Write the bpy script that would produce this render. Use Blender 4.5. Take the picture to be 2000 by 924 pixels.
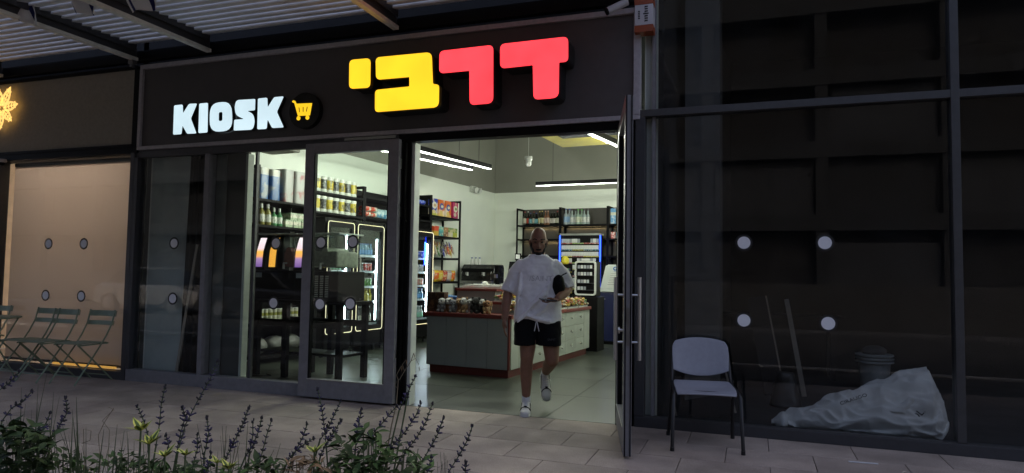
import bpy, math, random
from mathutils import Vector, Matrix
rnd = random.Random(7)
R = math.radians
for o in list(bpy.data.objects): bpy.data.objects.remove(o)
SC = bpy.context.scene
COL = SC.collection

# ---------------------------------------------------------------- camera
FPX, YAW, PITCH, ROLL = 1322.7, .343615, .0555404, .0160658      # solved from the photograph's vanishing points
CAM = Vector((0, -5.985, 1.30))
_f = Vector((-math.sin(YAW), math.cos(YAW), 0)); _r = Vector((math.cos(YAW), math.sin(YAW), 0)); _u = Vector((0, 0, 1))
_F = _f*math.cos(PITCH)+_u*math.sin(PITCH); _U = _u*math.cos(PITCH)-_f*math.sin(PITCH)
_R2 = _r*math.cos(ROLL)+_U*math.sin(ROLL); _U2 = _U*math.cos(ROLL)-_r*math.sin(ROLL)
cam = bpy.data.cameras.new('camera'); camo = bpy.data.objects.new('camera', cam); COL.objects.link(camo)
camo.matrix_world = Matrix(((_R2.x, _U2.x, -_F.x, CAM.x), (_R2.y, _U2.y, -_F.y, CAM.y), (_R2.z, _U2.z, -_F.z, CAM.z), (0, 0, 0, 1)))
cam.sensor_width = 36; cam.lens = FPX/2000*36; cam.clip_start = .05; cam.clip_end = 800
SC.camera = camo

# ---------------------------------------------------------------- dusk sky and sun
SUN_EL, SUN_AZ = 40.0, 20.0
world = bpy.data.worlds.new('World'); SC.world = world; world.use_nodes = True
wn = world.node_tree; wn.nodes.clear()
sky = wn.nodes.new('ShaderNodeTexSky'); sky.sky_type = 'NISHITA'; sky.sun_disc = False
sky.sun_elevation = R(SUN_EL); sky.sun_rotation = R(SUN_AZ); sky.air_density = .5; sky.dust_density = 8.0; sky.ozone_density = .2
bg = wn.nodes.new('ShaderNodeBackground'); bg.inputs[1].default_value = .15
wo = wn.nodes.new('ShaderNodeOutputWorld')
wn.links.new(sky.outputs[0], bg.inputs[0]); wn.links.new(bg.outputs[0], wo.inputs[0])
sl = bpy.data.lights.new('sun', 'SUN'); sl.energy = .1; sl.angle = R(10); sl.color = (1, .93, .86)
slo = bpy.data.objects.new('sun', sl); COL.objects.link(slo)
_sd = Vector((math.sin(R(SUN_AZ))*math.cos(R(SUN_EL)), math.cos(R(SUN_AZ))*math.cos(R(SUN_EL)), math.sin(R(SUN_EL))))
slo.rotation_euler = _sd.to_track_quat('Z', 'Y').to_euler(); slo.location = (0, -12, 12)
vs = SC.view_settings; vs.view_transform = 'Standard'; vs.look = 'None'; vs.gamma = 1; vs.exposure = 1.85; vs.use_curve_mapping = False
SC.render.engine = 'CYCLES'
cy = SC.cycles; cy.use_denoising = True; cy.max_bounces = 8; cy.diffuse_bounces = 3; cy.glossy_bounces = 4
cy.transmission_bounces = 4; cy.transparent_max_bounces = 16; cy.caustics_reflective = False; cy.caustics_refractive = False
cy.sample_clamp_indirect = 4; cy.sample_clamp_direct = 0
try: cy.use_light_tree = True
except Exception: pass

# ---------------------------------------------------------------- pixel of the photograph -> point of the place
def ray(x, y):
    return _R2*((x-1000)/FPX) - _U2*((y-462)/FPX) + _F
def F(x, y, yy=0.0):
    d = ray(x, y); return CAM + d*((yy-CAM.y)/d.y)
def G(x, y, z=0.0):
    d = ray(x, y); return CAM + d*((z-CAM.z)/d.z)
AL = R(5); RU = Vector((math.cos(AL), -math.sin(AL), 0)); RV = Vector((math.sin(AL), math.cos(AL), 0))
def RW(u, v, z=0.0): return RU*u + RV*v + Vector((0, 0, z))

# ---------------------------------------------------------------- materials
MATS = {}
def nodes_of(m):
    m.use_nodes = True; nt = m.node_tree; return nt, nt.nodes['Principled BSDF']
def mat(name, col, rough=.5, metal=0, var=.12, scale=6, bump=0, bscale=80, spec=.5, emit=None, es=0, coat=0, alpha=None, rand=0, trans=0, stretch=None):
    if name in MATS: return MATS[name]
    m = bpy.data.materials.new(name); MATS[name] = m
    nt, b = nodes_of(m); N = nt.nodes; K = nt.links
    b.inputs['Roughness'].default_value = rough; b.inputs['Metallic'].default_value = metal
    b.inputs['Specular IOR Level'].default_value = spec
    if coat: b.inputs['Coat Weight'].default_value = coat; b.inputs['Coat Roughness'].default_value = .15
    if trans: b.inputs['Transmission Weight'].default_value = trans; b.inputs['IOR'].default_value = 1.4
    c = tuple(col)+(1,)
    if var or rand:
        tc = N.new('ShaderNodeTexCoord'); nz = N.new('ShaderNodeTexNoise'); nz.inputs['Scale'].default_value = scale; nz.inputs['Detail'].default_value = 6
        mp = N.new('ShaderNodeMapping'); K.new(tc.outputs['Object'], mp.inputs[0]); K.new(mp.outputs[0], nz.inputs['Vector'])
        if stretch: mp.inputs['Scale'].default_value = stretch
        rp = N.new('ShaderNodeValToRGB'); K.new(nz.outputs[0], rp.inputs[0])
        rp.color_ramp.elements[0].position = .3; rp.color_ramp.elements[1].position = .7
        rp.color_ramp.elements[0].color = tuple(max(0, x*(1-var)) for x in col)+(1,)
        rp.color_ramp.elements[1].color = tuple(min(1, x*(1+var)) for x in col)+(1,)
        out = rp.outputs[0]
        if rand:
            oi = N.new('ShaderNodeObjectInfo'); mr = N.new('ShaderNodeMapRange'); mr.inputs[3].default_value = 1-rand; mr.inputs[4].default_value = 1+rand
            K.new(oi.outputs['Random'], mr.inputs[0]); mx = N.new('ShaderNodeVectorMath'); mx.operation = 'SCALE'
            K.new(out, mx.inputs[0]); K.new(mr.outputs[0], mx.inputs['Scale']); out = mx.outputs[0]
        K.new(out, b.inputs['Base Color'])
        rr = N.new('ShaderNodeMapRange'); rr.inputs[3].default_value = max(.02, rough-.08); rr.inputs[4].default_value = min(1, rough+.1)
        K.new(nz.outputs[0], rr.inputs[0]); K.new(rr.outputs[0], b.inputs['Roughness'])
        if bump:
            n2 = N.new('ShaderNodeTexNoise'); n2.inputs['Scale'].default_value = bscale; n2.inputs['Detail'].default_value = 4; K.new(tc.outputs['Object'], n2.inputs['Vector'])
            bp = N.new('ShaderNodeBump'); bp.inputs['Strength'].default_value = bump; bp.inputs['Distance'].default_value = .01
            K.new(n2.outputs[0], bp.inputs['Height']); K.new(bp.outputs[0], b.inputs['Normal'])
    else: b.inputs['Base Color'].default_value = c
    if emit: b.inputs['Emission Color'].default_value = tuple(emit)+(1,); b.inputs['Emission Strength'].default_value = es
    return m
def bands(name, stops, rough=.35, axis=2, coord='Generated', noise=.25, nscale=14, ink=None):
    """printed bands along one axis: stops = [(pos, colour), ...], with a blotchy printed motif on top"""
    if name in MATS: return MATS[name]
    m = bpy.data.materials.new(name); MATS[name] = m
    nt, b = nodes_of(m); N = nt.nodes; K = nt.links; b.inputs['Roughness'].default_value = rough
    tc = N.new('ShaderNodeTexCoord'); sp = N.new('ShaderNodeSeparateXYZ'); K.new(tc.outputs[coord], sp.inputs[0])
    rp = N.new('ShaderNodeValToRGB'); rp.color_ramp.interpolation = 'CONSTANT'; e = rp.color_ramp.elements
    while len(e) < len(stops): e.new(.5)
    for i, (p, c) in enumerate(stops): e[i].position = p; e[i].color = tuple(c)+(1,)
    K.new(sp.outputs[axis], rp.inputs[0]); out = rp.outputs[0]
    if noise:
        nz = N.new('ShaderNodeTexNoise'); nz.inputs['Scale'].default_value = nscale; nz.inputs['Detail'].default_value = 5
        oi = N.new('ShaderNodeObjectInfo'); va = N.new('ShaderNodeVectorMath'); va.operation = 'ADD'
        K.new(tc.outputs['Object'], va.inputs[0]); K.new(oi.outputs['Location'], va.inputs[1]); K.new(va.outputs[0], nz.inputs['Vector'])
        r2 = N.new('ShaderNodeValToRGB'); r2.color_ramp.elements[0].position = .52; r2.color_ramp.elements[1].position = .6
        r2.color_ramp.elements[0].color = (0, 0, 0, 1); r2.color_ramp.elements[1].color = (noise,)*3+(1,)
        K.new(nz.outputs[0], r2.inputs[0]); mx = N.new('ShaderNodeMix'); mx.data_type = 'RGBA'
        K.new(r2.outputs[0], mx.inputs[0]); K.new(out, mx.inputs[6]); mx.inputs[7].default_value = tuple(ink or (.85, .82, .75))+(1,); out = mx.outputs[2]
    K.new(out, b.inputs['Base Color'])
    return m
def emis(name, col, s):
    if name in MATS: return MATS[name]
    m = bpy.data.materials.new(name); MATS[name] = m
    nt, b = nodes_of(m); b.inputs['Base Color'].default_value = tuple(min(.8, c) for c in col)+(1,); b.inputs['Roughness'].default_value = .4
    b.inputs['Emission Color'].default_value = tuple(col)+(1,); b.inputs['Emission Strength'].default_value = s
    return m
def lightface(name, col, s, blot=.25, scale=2.2, hot=None):
    """translucent acrylic lit from inside by a row of LEDs: slightly uneven glow"""
    m = emis(name, col, s); nt = m.node_tree; N = nt.nodes; K = nt.links; b = N['Principled BSDF']
    tc = N.new('ShaderNodeTexCoord'); nz = N.new('ShaderNodeTexNoise'); nz.inputs['Scale'].default_value = scale; K.new(tc.outputs['Object'], nz.inputs['Vector'])
    mr = N.new('ShaderNodeMapRange'); mr.inputs[1].default_value = .3; mr.inputs[2].default_value = .7; mr.inputs[3].default_value = s*(1-blot); mr.inputs[4].default_value = s*(1+blot)
    K.new(nz.outputs[0], mr.inputs[0]); K.new(mr.outputs[0], b.inputs['Emission Strength'])
    return m
def glass(name, tint=(.93, .96, .95), dirt=.012, ior=1.5, rough=0.0):
    if name in MATS: return MATS[name]
    m = bpy.data.materials.new(name); MATS[name] = m; m.use_nodes = True
    nt = m.node_tree; N = nt.nodes; K = nt.links; N.clear()
    o = N.new('ShaderNodeOutputMaterial'); tr = N.new('ShaderNodeBsdfTransparent'); tr.inputs[0].default_value = tuple(tint)+(1,)
    gl = N.new('ShaderNodeBsdfGlossy'); gl.inputs['Roughness'].default_value = rough
    ge = N.new('ShaderNodeNewGeometry'); mr = N.new('ShaderNodeMapRange'); mr.inputs[3].default_value = ior; mr.inputs[4].default_value = 1/ior
    K.new(ge.outputs['Backfacing'], mr.inputs[0]); fr = N.new('ShaderNodeFresnel'); K.new(mr.outputs[0], fr.inputs[0])
    mx = N.new('ShaderNodeMixShader'); K.new(fr.outputs[0], mx.inputs[0]); K.new(tr.outputs[0], mx.inputs[1]); K.new(gl.outputs[0], mx.inputs[2]); out = mx.outputs[0]
    if dirt:
        df = N.new('ShaderNodeBsdfDiffuse'); df.inputs[0].default_value = (.6, .6, .58, 1)
        tc = N.new('ShaderNodeTexCoord'); nz = N.new('ShaderNodeTexNoise'); nz.inputs['Scale'].default_value = 3; nz.inputs['Detail'].default_value = 8
        mp = N.new('ShaderNodeMapping'); mp.inputs['Scale'].default_value = (1, 1, .35); K.new(tc.outputs['Object'], mp.inputs[0]); K.new(mp.outputs[0], nz.inputs['Vector'])
        m2 = N.new('ShaderNodeMapRange'); m2.inputs[1].default_value = .4; m2.inputs[2].default_value = .75; m2.inputs[3].default_value = dirt*.3; m2.inputs[4].default_value = dirt*2
        K.new(nz.outputs[0], m2.inputs[0]); mm = N.new('ShaderNodeMixShader'); K.new(m2.outputs[0], mm.inputs[0]); K.new(out, mm.inputs[1]); K.new(df.outputs[0], mm.inputs[2]); out = mm.outputs[0]
    K.new(out, o.inputs[0]); return m

# ---------------------------------------------------------------- mesh builder
class MB:
    def __init__(s): s.v = []; s.f = []; s.m = []; s.k = 0
    def add(s, vs, fs, k=None):
        o = len(s.v); s.v += [tuple(p) for p in vs]
        for f in fs: s.f.append(tuple(i+o for i in f)); s.m.append(s.k if k is None else k)
        return s
    def box(s, x0, x1, y0, y1, z0, z1, k=None, xf=None):
        vs = [Vector(p) for p in ((x0,y0,z0),(x1,y0,z0),(x1,y1,z0),(x0,y1,z0),(x0,y0,z1),(x1,y0,z1),(x1,y1,z1),(x0,y1,z1))]
        if xf: vs = [xf @ p for p in vs]
        return s.add(vs, [(3,2,1,0),(4,5,6,7),(0,1,5,4),(1,2,6,5),(2,3,7,6),(3,0,4,7)], k)
    def prism(s, pts, a, b, ax='y', k=None, kface=None):
        """closed outline of (p, q) pairs pushed from a to b along ax ('y': XZ outline, 'x': YZ, 'z': XY)"""
        def P(p, t): return {'y': (p[0], t, p[1]), 'x': (t, p[0], p[1]), 'z': (p[0], p[1], t)}[ax]
        n = len(pts); vs = [P(p, a) for p in pts]+[P(p, b) for p in pts]
        s.add(vs, [tuple(range(n))], k if kface is None else kface); o = len(s.v)-2*n
        s.f.append(tuple(o+n+i for i in range(n-1, -1, -1))); s.m.append(s.k if k is None else k)
        for i in range(n):
            j = (i+1) % n; s.f.append((o+i, o+n+i, o+n+j, o+j)); s.m.append(s.k if k is None else k)
        return s
    def tube(s, pts, r, n=8, k=None, cap=True, flat=1.0):
        pts = [Vector(p) for p in pts]; rs = r if isinstance(r, (list, tuple)) else [r]*len(pts)
        ring = []; o = len(s.v); up = None
        for i, p in enumerate(pts):
            d = (pts[min(i+1, len(pts)-1)]-pts[max(i-1, 0)])
            d = d.normalized() if d.length > 1e-9 else Vector((0, 0, 1))
            if up is None: up = Vector((0, 0, 1)) if abs(d.z) < .9 else Vector((0, 1, 0))
            a = d.cross(up)
            if a.length < 1e-4: a = d.cross(Vector((1, .3, 0)))
            a.normalize(); b = d.cross(a).normalized(); up = b.cross(d)*-1 if False else up
            for t in range(n):
                q = 2*math.pi*t/n; s.v.append(tuple(p+a*(rs[i]*math.cos(q))+b*(rs[i]*flat*math.sin(q))))
        kk = s.k if k is None else k
        for i in range(len(pts)-1):
            for t in range(n):
                u = (t+1) % n; s.f.append((o+i*n+t, o+i*n+u, o+(i+1)*n+u, o+(i+1)*n+t)); s.m.append(kk)
        if cap:
            s.f.append(tuple(o+t for t in range(n-1, -1, -1))); s.m.append(kk)
            e = o+(len(pts)-1)*n; s.f.append(tuple(e+t for t in range(n))); s.m.append(kk)
        return s
    def lathe(s, prof, n=12, c=(0, 0, 0), k=None, ks=None, sx=1, sy=1):
        o = len(s.v)
        for r, z in prof:
            for t in range(n):
                q = 2*math.pi*t/n; s.v.append((c[0]+r*sx*math.cos(q), c[1]+r*sy*math.sin(q), c[2]+z))
        for i in range(len(prof)-1):
            for t in range(n):
                u = (t+1) % n; s.f.append((o+i*n+t, o+i*n+u, o+(i+1)*n+u, o+(i+1)*n+t)); s.m.append(ks[i] if ks else (s.k if k is None else k))
        s.f.append(tuple(o+t for t in range(n-1, -1, -1))); s.m.append(ks[0] if ks else (s.k if k is None else k))
        e = o+(len(prof)-1)*n; s.f.append(tuple(e+t for t in range(n))); s.m.append(ks[-1] if ks else (s.k if k is None else k))
        return s
    def ell(s, c, r, nu=12, nv=8, k=None, xf=None):
        vs = []; fs = []
        for j in range(nv+1):
            a = math.pi*j/nv
            for i in range(nu):
                b = 2*math.pi*i/nu; p = Vector((r[0]*math.sin(a)*math.cos(b), r[1]*math.sin(a)*math.sin(b), r[2]*math.cos(a)))
                if xf: p = xf @ p
                vs.append((c[0]+p.x, c[1]+p.y, c[2]+p.z))
        for j in range(nv):
            for i in range(nu):
                u = (i+1) % nu
                if j == 0: fs.append((i, nu+i, nu+u))
                elif j == nv-1: fs.append((j*nu+i, (j+1)*nu+i, j*nu+u))
                else: fs.append((j*nu+i, (j+1)*nu+i, (j+1)*nu+u, j*nu+u))
        return s.add(vs, fs, k)
    def loft(s, rings, k=None, cap=True):
        """rings: list of equally long point lists"""
        o = len(s.v); n = len(rings[0]); kk = s.k if k is None else k
        for rg in rings: s.v += [tuple(p) for p in rg]
        for i in range(len(rings)-1):
            for t in range(n):
                u = (t+1) % n; s.f.append((o+i*n+t, o+i*n+u, o+(i+1)*n+u, o+(i+1)*n+t)); s.m.append(kk)
        if cap:
            s.f.append(tuple(o+t for t in range(n-1, -1, -1))); s.m.append(kk)
            e = o+(len(rings)-1)*n; s.f.append(tuple(e+t for t in range(n))); s.m.append(kk)
        return s
    def mesh(s, name, mats, smooth=None):
        me = bpy.data.meshes.new(name); me.from_pydata(s.v, [], s.f)
        for m in (mats if isinstance(mats, (list, tuple)) else [mats]): me.materials.append(m)
        me.polygons.foreach_set('material_index', s.m)
        if smooth is not None:
            me.polygons.foreach_set('use_smooth', [True]*len(s.f))
            if smooth < 180: me.set_sharp_from_angle(angle=R(smooth))
        me.update(); return me
    def build(s, name, mats, parent=None, loc=None, rot=None, smooth=None, bevel=0, seg=2, label=None):
        o = put(name, s.mesh(name, mats, smooth), parent, loc, rot)
        if bevel: bev(o, bevel, seg)
        if label: o['label'] = label
        return o
def bev(o, w, seg=2):
    b = o.modifiers.new('Bevel', 'BEVEL'); b.width = w; b.segments = seg; b.limit_method = 'ANGLE'; b.angle_limit = R(40); b.harden_normals = False
def put(name, me, parent=None, loc=None, rot=None, scale=None):
    o = bpy.data.objects.new(name, me); COL.objects.link(o)
    if parent is not None: o.parent = parent
    if loc is not None: o.location = loc
    if rot is not None: o.rotation_euler = rot if hasattr(rot, '__len__') else (0, 0, rot)
    if scale is not None: o.scale = scale
    return o
def tag(o, label, cat, group=None):
    o['label'] = label; o['category'] = cat
    if group: o['group'] = group
    return o
def thing(name, label, cat, loc=(0, 0, 0), rotz=0, group=None):
    o = bpy.data.objects.new(name, None); COL.objects.link(o); o.location = loc; o.rotation_euler = (0, 0, rotz); o.empty_display_size = .1
    return tag(o, label, cat, group)
def rthing(name, label, cat, u, v, z=0, rot=0, group=None):          # a thing standing in the kiosk, in the room's own axes
    return thing(name, label, cat, RW(u, v, z), rot-AL, group)
def struct(o): o['kind'] = 'structure'; return o
def copy_tree(o, parent=None):
    c = o.copy(); COL.objects.link(c); c.parent = parent
    for ch in o.children: copy_tree(ch, c)
    return c
def rpoly(pts, r, n=4):
    """outline with rounded corners; r a number or one per corner"""
    out = []; m = len(pts)
    for i in range(m):
        p = Vector(pts[i]).to_2d() if len(pts[i]) > 2 else Vector(pts[i]); a = Vector(pts[i-1]); b = Vector(pts[(i+1) % m])
        rr = r[i] if isinstance(r, (list, tuple)) else r
        da = a-p; db = b-p; k = min(rr, da.length*.48, db.length*.48)
        if k < 1e-5: out.append(tuple(p)); continue
        p0 = p+da.normalized()*k; p1 = p+db.normalized()*k
        for t in range(n+1):
            q = t/n; out.append(tuple(p0*(1-q)**2+p*(2*q*(1-q))+p1*q*q))
    return out
def circ(cx, cz, r, n=24, r2=None): return [(cx+r*math.cos(2*math.pi*i/n), cz+(r2 or r)*math.sin(2*math.pi*i/n)) for i in range(n)]
def text_mesh(s, size, ext, align='CENTER', bold=0):
    cu = bpy.data.curves.new('t', 'FONT'); cu.body = s; cu.size = size; cu.extrude = ext; cu.align_x = align; cu.align_y = 'CENTER'; cu.resolution_u = 3; cu.offset = bold
    o = bpy.data.objects.new('t', cu); COL.objects.link(o); dg = bpy.context.evaluated_depsgraph_get()
    me = bpy.data.meshes.new_from_object(o.evaluated_get(dg)); bpy.data.objects.remove(o); return me
# ================================================================ setting: ground, pavement, road
M_pave = mat('paving stone', (.40, .33, .28), .80, var=.20, scale=2.3, bump=.5, bscale=110, rand=.11)
def grime(m):
    nt = m.node_tree; N = nt.nodes; K = nt.links; b = N['Principled BSDF']; src = b.inputs['Base Color'].links[0].from_socket
    ge = N.new('ShaderNodeNewGeometry'); a = N.new('ShaderNodeTexNoise'); a.inputs['Scale'].default_value = .9; a.inputs['Detail'].default_value = 9; a.inputs['Roughness'].default_value = .65; K.new(ge.outputs['Position'], a.inputs['Vector'])
    g = N.new('ShaderNodeTexNoise'); g.inputs['Scale'].default_value = 150; g.inputs['Detail'].default_value = 2; K.new(ge.outputs['Position'], g.inputs['Vector'])
    r1 = N.new('ShaderNodeMapRange'); r1.inputs[1].default_value = .35; r1.inputs[2].default_value = .68; r1.inputs[3].default_value = .62; r1.inputs[4].default_value = 1.12; K.new(a.outputs[0], r1.inputs[0])
    r2 = N.new('ShaderNodeMapRange'); r2.inputs[1].default_value = .3; r2.inputs[2].default_value = .7; r2.inputs[3].default_value = .72; r2.inputs[4].default_value = 1.28; K.new(g.outputs[0], r2.inputs[0])
    mu = N.new('ShaderNodeMath'); mu.operation = 'MULTIPLY'; K.new(r1.outputs[0], mu.inputs[0]); K.new(r2.outputs[0], mu.inputs[1])
    vm = N.new('ShaderNodeVectorMath'); vm.operation = 'SCALE'; K.new(src, vm.inputs[0]); K.new(mu.outputs[0], vm.inputs['Scale']); K.new(vm.outputs[0], b.inputs['Base Color'])
grime(M_pave)
M_dirt = mat('joint dirt', (.06, .055, .05), .95, var=.2)
def sheet(name, x0, x1, y0, y1, z, m):
    return struct(MB().add([(x0,y0,z),(x1,y0,z),(x1,y1,z),(x0,y1,z)], [(0,1,2,3)]).build(name, m))
sheet('ground', -150, 150, -150, 60, -.14, mat('asphalt ground', (.055, .055, .058), .9, var=.2, bump=.3))
pav = struct(MB().box(-60, 40, -4.75, -.004, -.13, -.022).build('pavement', M_dirt))
slabs = []
for q in range(4):
    b = MB(); w, d = .5945, .4445; t = [rnd.uniform(-.0012, .0012) for _ in range(4)]
    b.add([(-w/2,-d/2,-.02),(w/2,-d/2,-.02),(w/2,d/2,-.02),(-w/2,d/2,-.02),(-w/2,-d/2,-.002),(w/2,-d/2,-.002),(w/2,d/2,-.002),(-w/2,d/2,-.002),
           (-w/2+.003,-d/2+.003,t[0]),(w/2-.003,-d/2+.003,t[1]),(w/2-.003,d/2-.003,t[2]),(-w/2+.003,d/2-.003,t[3])],
          [(0,1,5,4),(1,2,6,5),(2,3,7,6),(3,0,4,7),(4,5,9,8),(5,6,10,9),(6,7,11,10),(7,4,8,11),(8,9,10,11)])
    slabs.append(b.mesh('paving_slab', M_pave))
for r in range(7):
    for i in range(30):
        x = -12.5+.6*i+(0.0 if r % 2 else .3)
        put('paving_slab', slabs[rnd.randrange(4)], pav, (x, -.225-.45*r, 0), rnd.choice((0, math.pi)))
# soil bed for the flowers, kerb and road behind the camera
bed = struct(MB().box(-6.5, 1.2, -4.35, -3.17, -.02, .03).build('flower_bed', mat('bed soil', (.05, .04, .03), .95, bump=.8, bscale=30)))
struct(MB().box(-60, 40, -5.0, -4.75, -.13, .0).build('kerb', mat('kerb stone', (.3, .29, .28), .85), bevel=.01))
sheet('road', -60, 40, -13.5, -5.0, -.13, mat('road asphalt', (.028, .028, .029), .85, var=.25, bump=.3, bscale=120))

# ================================================================ building shell
M_dark = mat('charcoal aluminium', (.045, .046, .051), .42, var=.10, scale=20)
M_frame = mat('grey aluminium', (.20, .195, .205), .45, var=.10, scale=20)
M_black = mat('black powder coat', (.006, .006, .0065), .45, var=.2, spec=.09)
M_wallext = mat('dark facade board', (.010, .010, .011), .85)
M_conc = mat('bare concrete', (.10, .10, .098), .9, var=.25, bump=.4, bscale=30)
def cube(name, a, m, parent=None, bevel=0, **k): return MB().box(*a).build(name, m, parent, bevel=bevel, **k)
def sbox(name, a, m): return struct(cube(name, a, m))
# upper wall over the sign bands, running behind the canopy
sbox('wall_upper', (-14, -.95, .10, .45, 3.70, 6.5), M_wallext)
sbox('wall_above_glazing', (-.95, 9, .10, .45, 4.62, 6.5), M_wallext)
sbox('wall_behind_fascia', (-14, -.95, .07, .30, 2.68, 3.70), M_wallext)
# kiosk room: green-white walls below, grey paint above, rotated 5 degrees to the shopfront
W0, VB, U1 = -6.95, 9.23, -.92
M_wall = mat('kiosk wall paint', (.76, .80, .72), .7, var=.03, scale=2, bump=.05)
M_upper = mat('grey upper wall paint', (.235, .235, .20), .85, var=.05, scale=2)
def room(name, u0, u1, v0, v1, z0, z1, m): return struct(MB().box(u0, u1, v0, v1, z0, z1).build(name, m, None, RW(0, 0), -AL))
ZB = 3.32
room('wall_left', W0-.2, W0, .9, VB+.2, 0, ZB, M_wall)
room('wall_left_upper', W0-.2, W0-.01, .9, VB+.2, ZB, 4.7, M_upper)
room('wall_back', W0, U1+.2, VB, VB+.2, 0, ZB, M_wall)
room('wall_back_upper', W0, U1+.2, VB+.01, VB+.2, ZB, 4.7, M_upper)
room('wall_right', U1, U1+.1, -.015, VB, 0, 4.7, M_wall)
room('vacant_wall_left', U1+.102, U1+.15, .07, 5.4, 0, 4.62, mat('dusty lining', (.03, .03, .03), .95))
room('ceiling', W0-.2, U1+.2, .05, VB+.2, 4.7, 4.8, M_upper)
M_floor = mat('polished grey concrete floor', (.056, .065, .053), .30, var=.50, scale=1.1, bump=.05, bscale=14, spec=.5, stretch=(1, 2.2, 1))
grime(M_floor)
def poly_sheet(name, pts, z, m): return struct(MB().add([(p[0], p[1], z) for p in pts], [tuple(range(len(pts)))]).build(name, m))
_c = [RW(W0-.2, VB+.2), RW(U1+.1, VB+.2)]
fl_ = poly_sheet('shop_floor', [(-7.6, 0), (-.93, 0), (_c[1].x, _c[1].y), (_c[0].x, _c[0].y)], -.012, mat('floor grout', (.10, .11, .095), .8))
for r in range(9):
    for i in range(8):
        x0, x1, y0, y1 = -9.0+1.2*i, -7.8+1.2*i-.004, .004+1.2*r, 1.2+1.2*r; g_ = .0
        pts = [(max(-7.5, x0), y0), (min(.6, x1), y0), (min(.6, x1), y1), (max(-7.5, x0), y1)]
        if pts[1][0]-pts[0][0] < .1 or (x0 > -.95 and y0 < 5): continue
        if x1 > -.95 and y0 < 5: pts[1] = (-.935, y0); pts[2] = (-.935, y1)
        MB().add([(a, b_, -.011) for a, b_ in pts]+[(a, b_, 0) for a, b_ in pts], [(4, 5, 6, 7), (0, 1, 5, 4), (1, 2, 6, 5), (2, 3, 7, 6), (3, 0, 4, 7)]).build('floor_tile', M_floor, fl_)
# lobby partition behind the left glazing (white board standing just behind the glass)
M_board = mat('plasterboard', (.36, .40, .385), .85, var=.12, scale=3, bump=.1)
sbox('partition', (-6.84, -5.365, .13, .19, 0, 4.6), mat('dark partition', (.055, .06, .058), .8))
sbox('partition_end', (-5.355, -5.322, .10, .19, 0, 2.60), mat('partition edge', (.42, .46, .41), .7))
sbox('wall_party_left', (-6.95, -6.87, .10, 1.6, 0, 4.6), M_wallext)
# vacant unit on the right: bare dark shell
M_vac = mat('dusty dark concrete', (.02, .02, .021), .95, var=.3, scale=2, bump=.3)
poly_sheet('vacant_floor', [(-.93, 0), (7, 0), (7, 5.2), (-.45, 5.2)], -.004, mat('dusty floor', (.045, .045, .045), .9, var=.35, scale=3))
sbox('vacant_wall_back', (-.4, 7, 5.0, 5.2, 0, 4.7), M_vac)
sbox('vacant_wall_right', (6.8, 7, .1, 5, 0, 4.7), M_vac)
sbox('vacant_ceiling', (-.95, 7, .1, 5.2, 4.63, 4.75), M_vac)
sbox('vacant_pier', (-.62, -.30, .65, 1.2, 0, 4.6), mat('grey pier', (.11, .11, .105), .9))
# neighbour's front room on the left
M_nb = mat('warm plaster', (.55, .44, .33), .8)
sbox('neighbour_wall_back', (-11.2, -6.95, 2.4, 2.5, 0, 3.6), M_nb)
sbox('neighbour_wall_left', (-11.3, -11.2, .1, 2.5, 0, 3.6), M_nb)
sbox('neighbour_ceiling', (-11.2, -6.95, .1, 2.5, 3.6, 3.7), M_nb)
poly_sheet('neighbour_floor', [(-11.2, .0), (-6.87, .0), (-6.87, 2.4), (-11.2, 2.4)], -.004, mat('neighbour floor tiles', (.3, .25, .2), .5))

# ================================================================ shopfront frames and glass
G_clear = glass('shop glass', (.96, .98, .97), .0006, 1.34)
G_dark = glass('tinted shop glass', (.87, .875, .87), .003, 1.38)
M_dotw = mat('sticker white', (.86, .86, .88), .6, var=.05)
M_dotb = mat('sticker black', (.008, .008, .009), .5, var=0)
def dots(pane, spots, y):
    for (x, z) in spots:
        d = MB(); d.prism(circ(x, z, .070, 28), y, y-.0015); d.build('sticker_ring', M_dotb, pane)
        d = MB(); d.prism(circ(x, z, .0515, 28), y-.0018, y-.003); d.build('sticker_disc', M_dotw, pane)
def pane(parent, x0, x1, z0, z1, m, y=.02, th=.008, name='glass_pane'):
    return cube(name, (x0, x1, y, y+th, z0, z1), m, parent)
# --- left glazing of the kiosk
sf = thing('shopfront_glazing', 'fixed kiosk glazing in dark grey frame left of the open doors', 'glazing', (0, 0, 0))
cube('sill', (-6.86, -3.36, -.03, .09, .0, .132), M_frame, sf, bevel=.004)
cube('sill_base', (-6.86, -3.36, -.012, .08, -.004, .0), M_black, sf)
cube('head_rail', (-6.86, -3.36, -.01, .06, 2.60, 2.684), M_dark, sf, bevel=.003)
for x0, x1 in ((-6.87, -6.815), (-5.815, -5.755), (-5.150, -5.122)): cube('mullion', (x0, x1, -.032 if x0 < -5.5 else .008, .085 if x0 < -5.5 else .045, .134, 2.60), M_frame if x0 > -6 and x0 < -5.5 else M_dark, sf, bevel=.003)
p1 = pane(sf, -6.815, -5.815, .132, 2.60, G_clear); p2 = pane(sf, -5.755, -5.150, .132, 2.60, G_clear); p3 = pane(sf, -5.122, -3.40, .132, 2.60, G_clear)
dots(p1, [(-6.262, 1.592), (-6.247, .96)], .019); dots(p3, [(-4.845, 1.591), (-4.85, .951)], .019)
cube('head_light_box', (-4.0, -3.40, -.02, .04, 2.655, 2.683), mat('brushed steel plate', (.35, .36, .33), .35, .8), sf)
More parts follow.
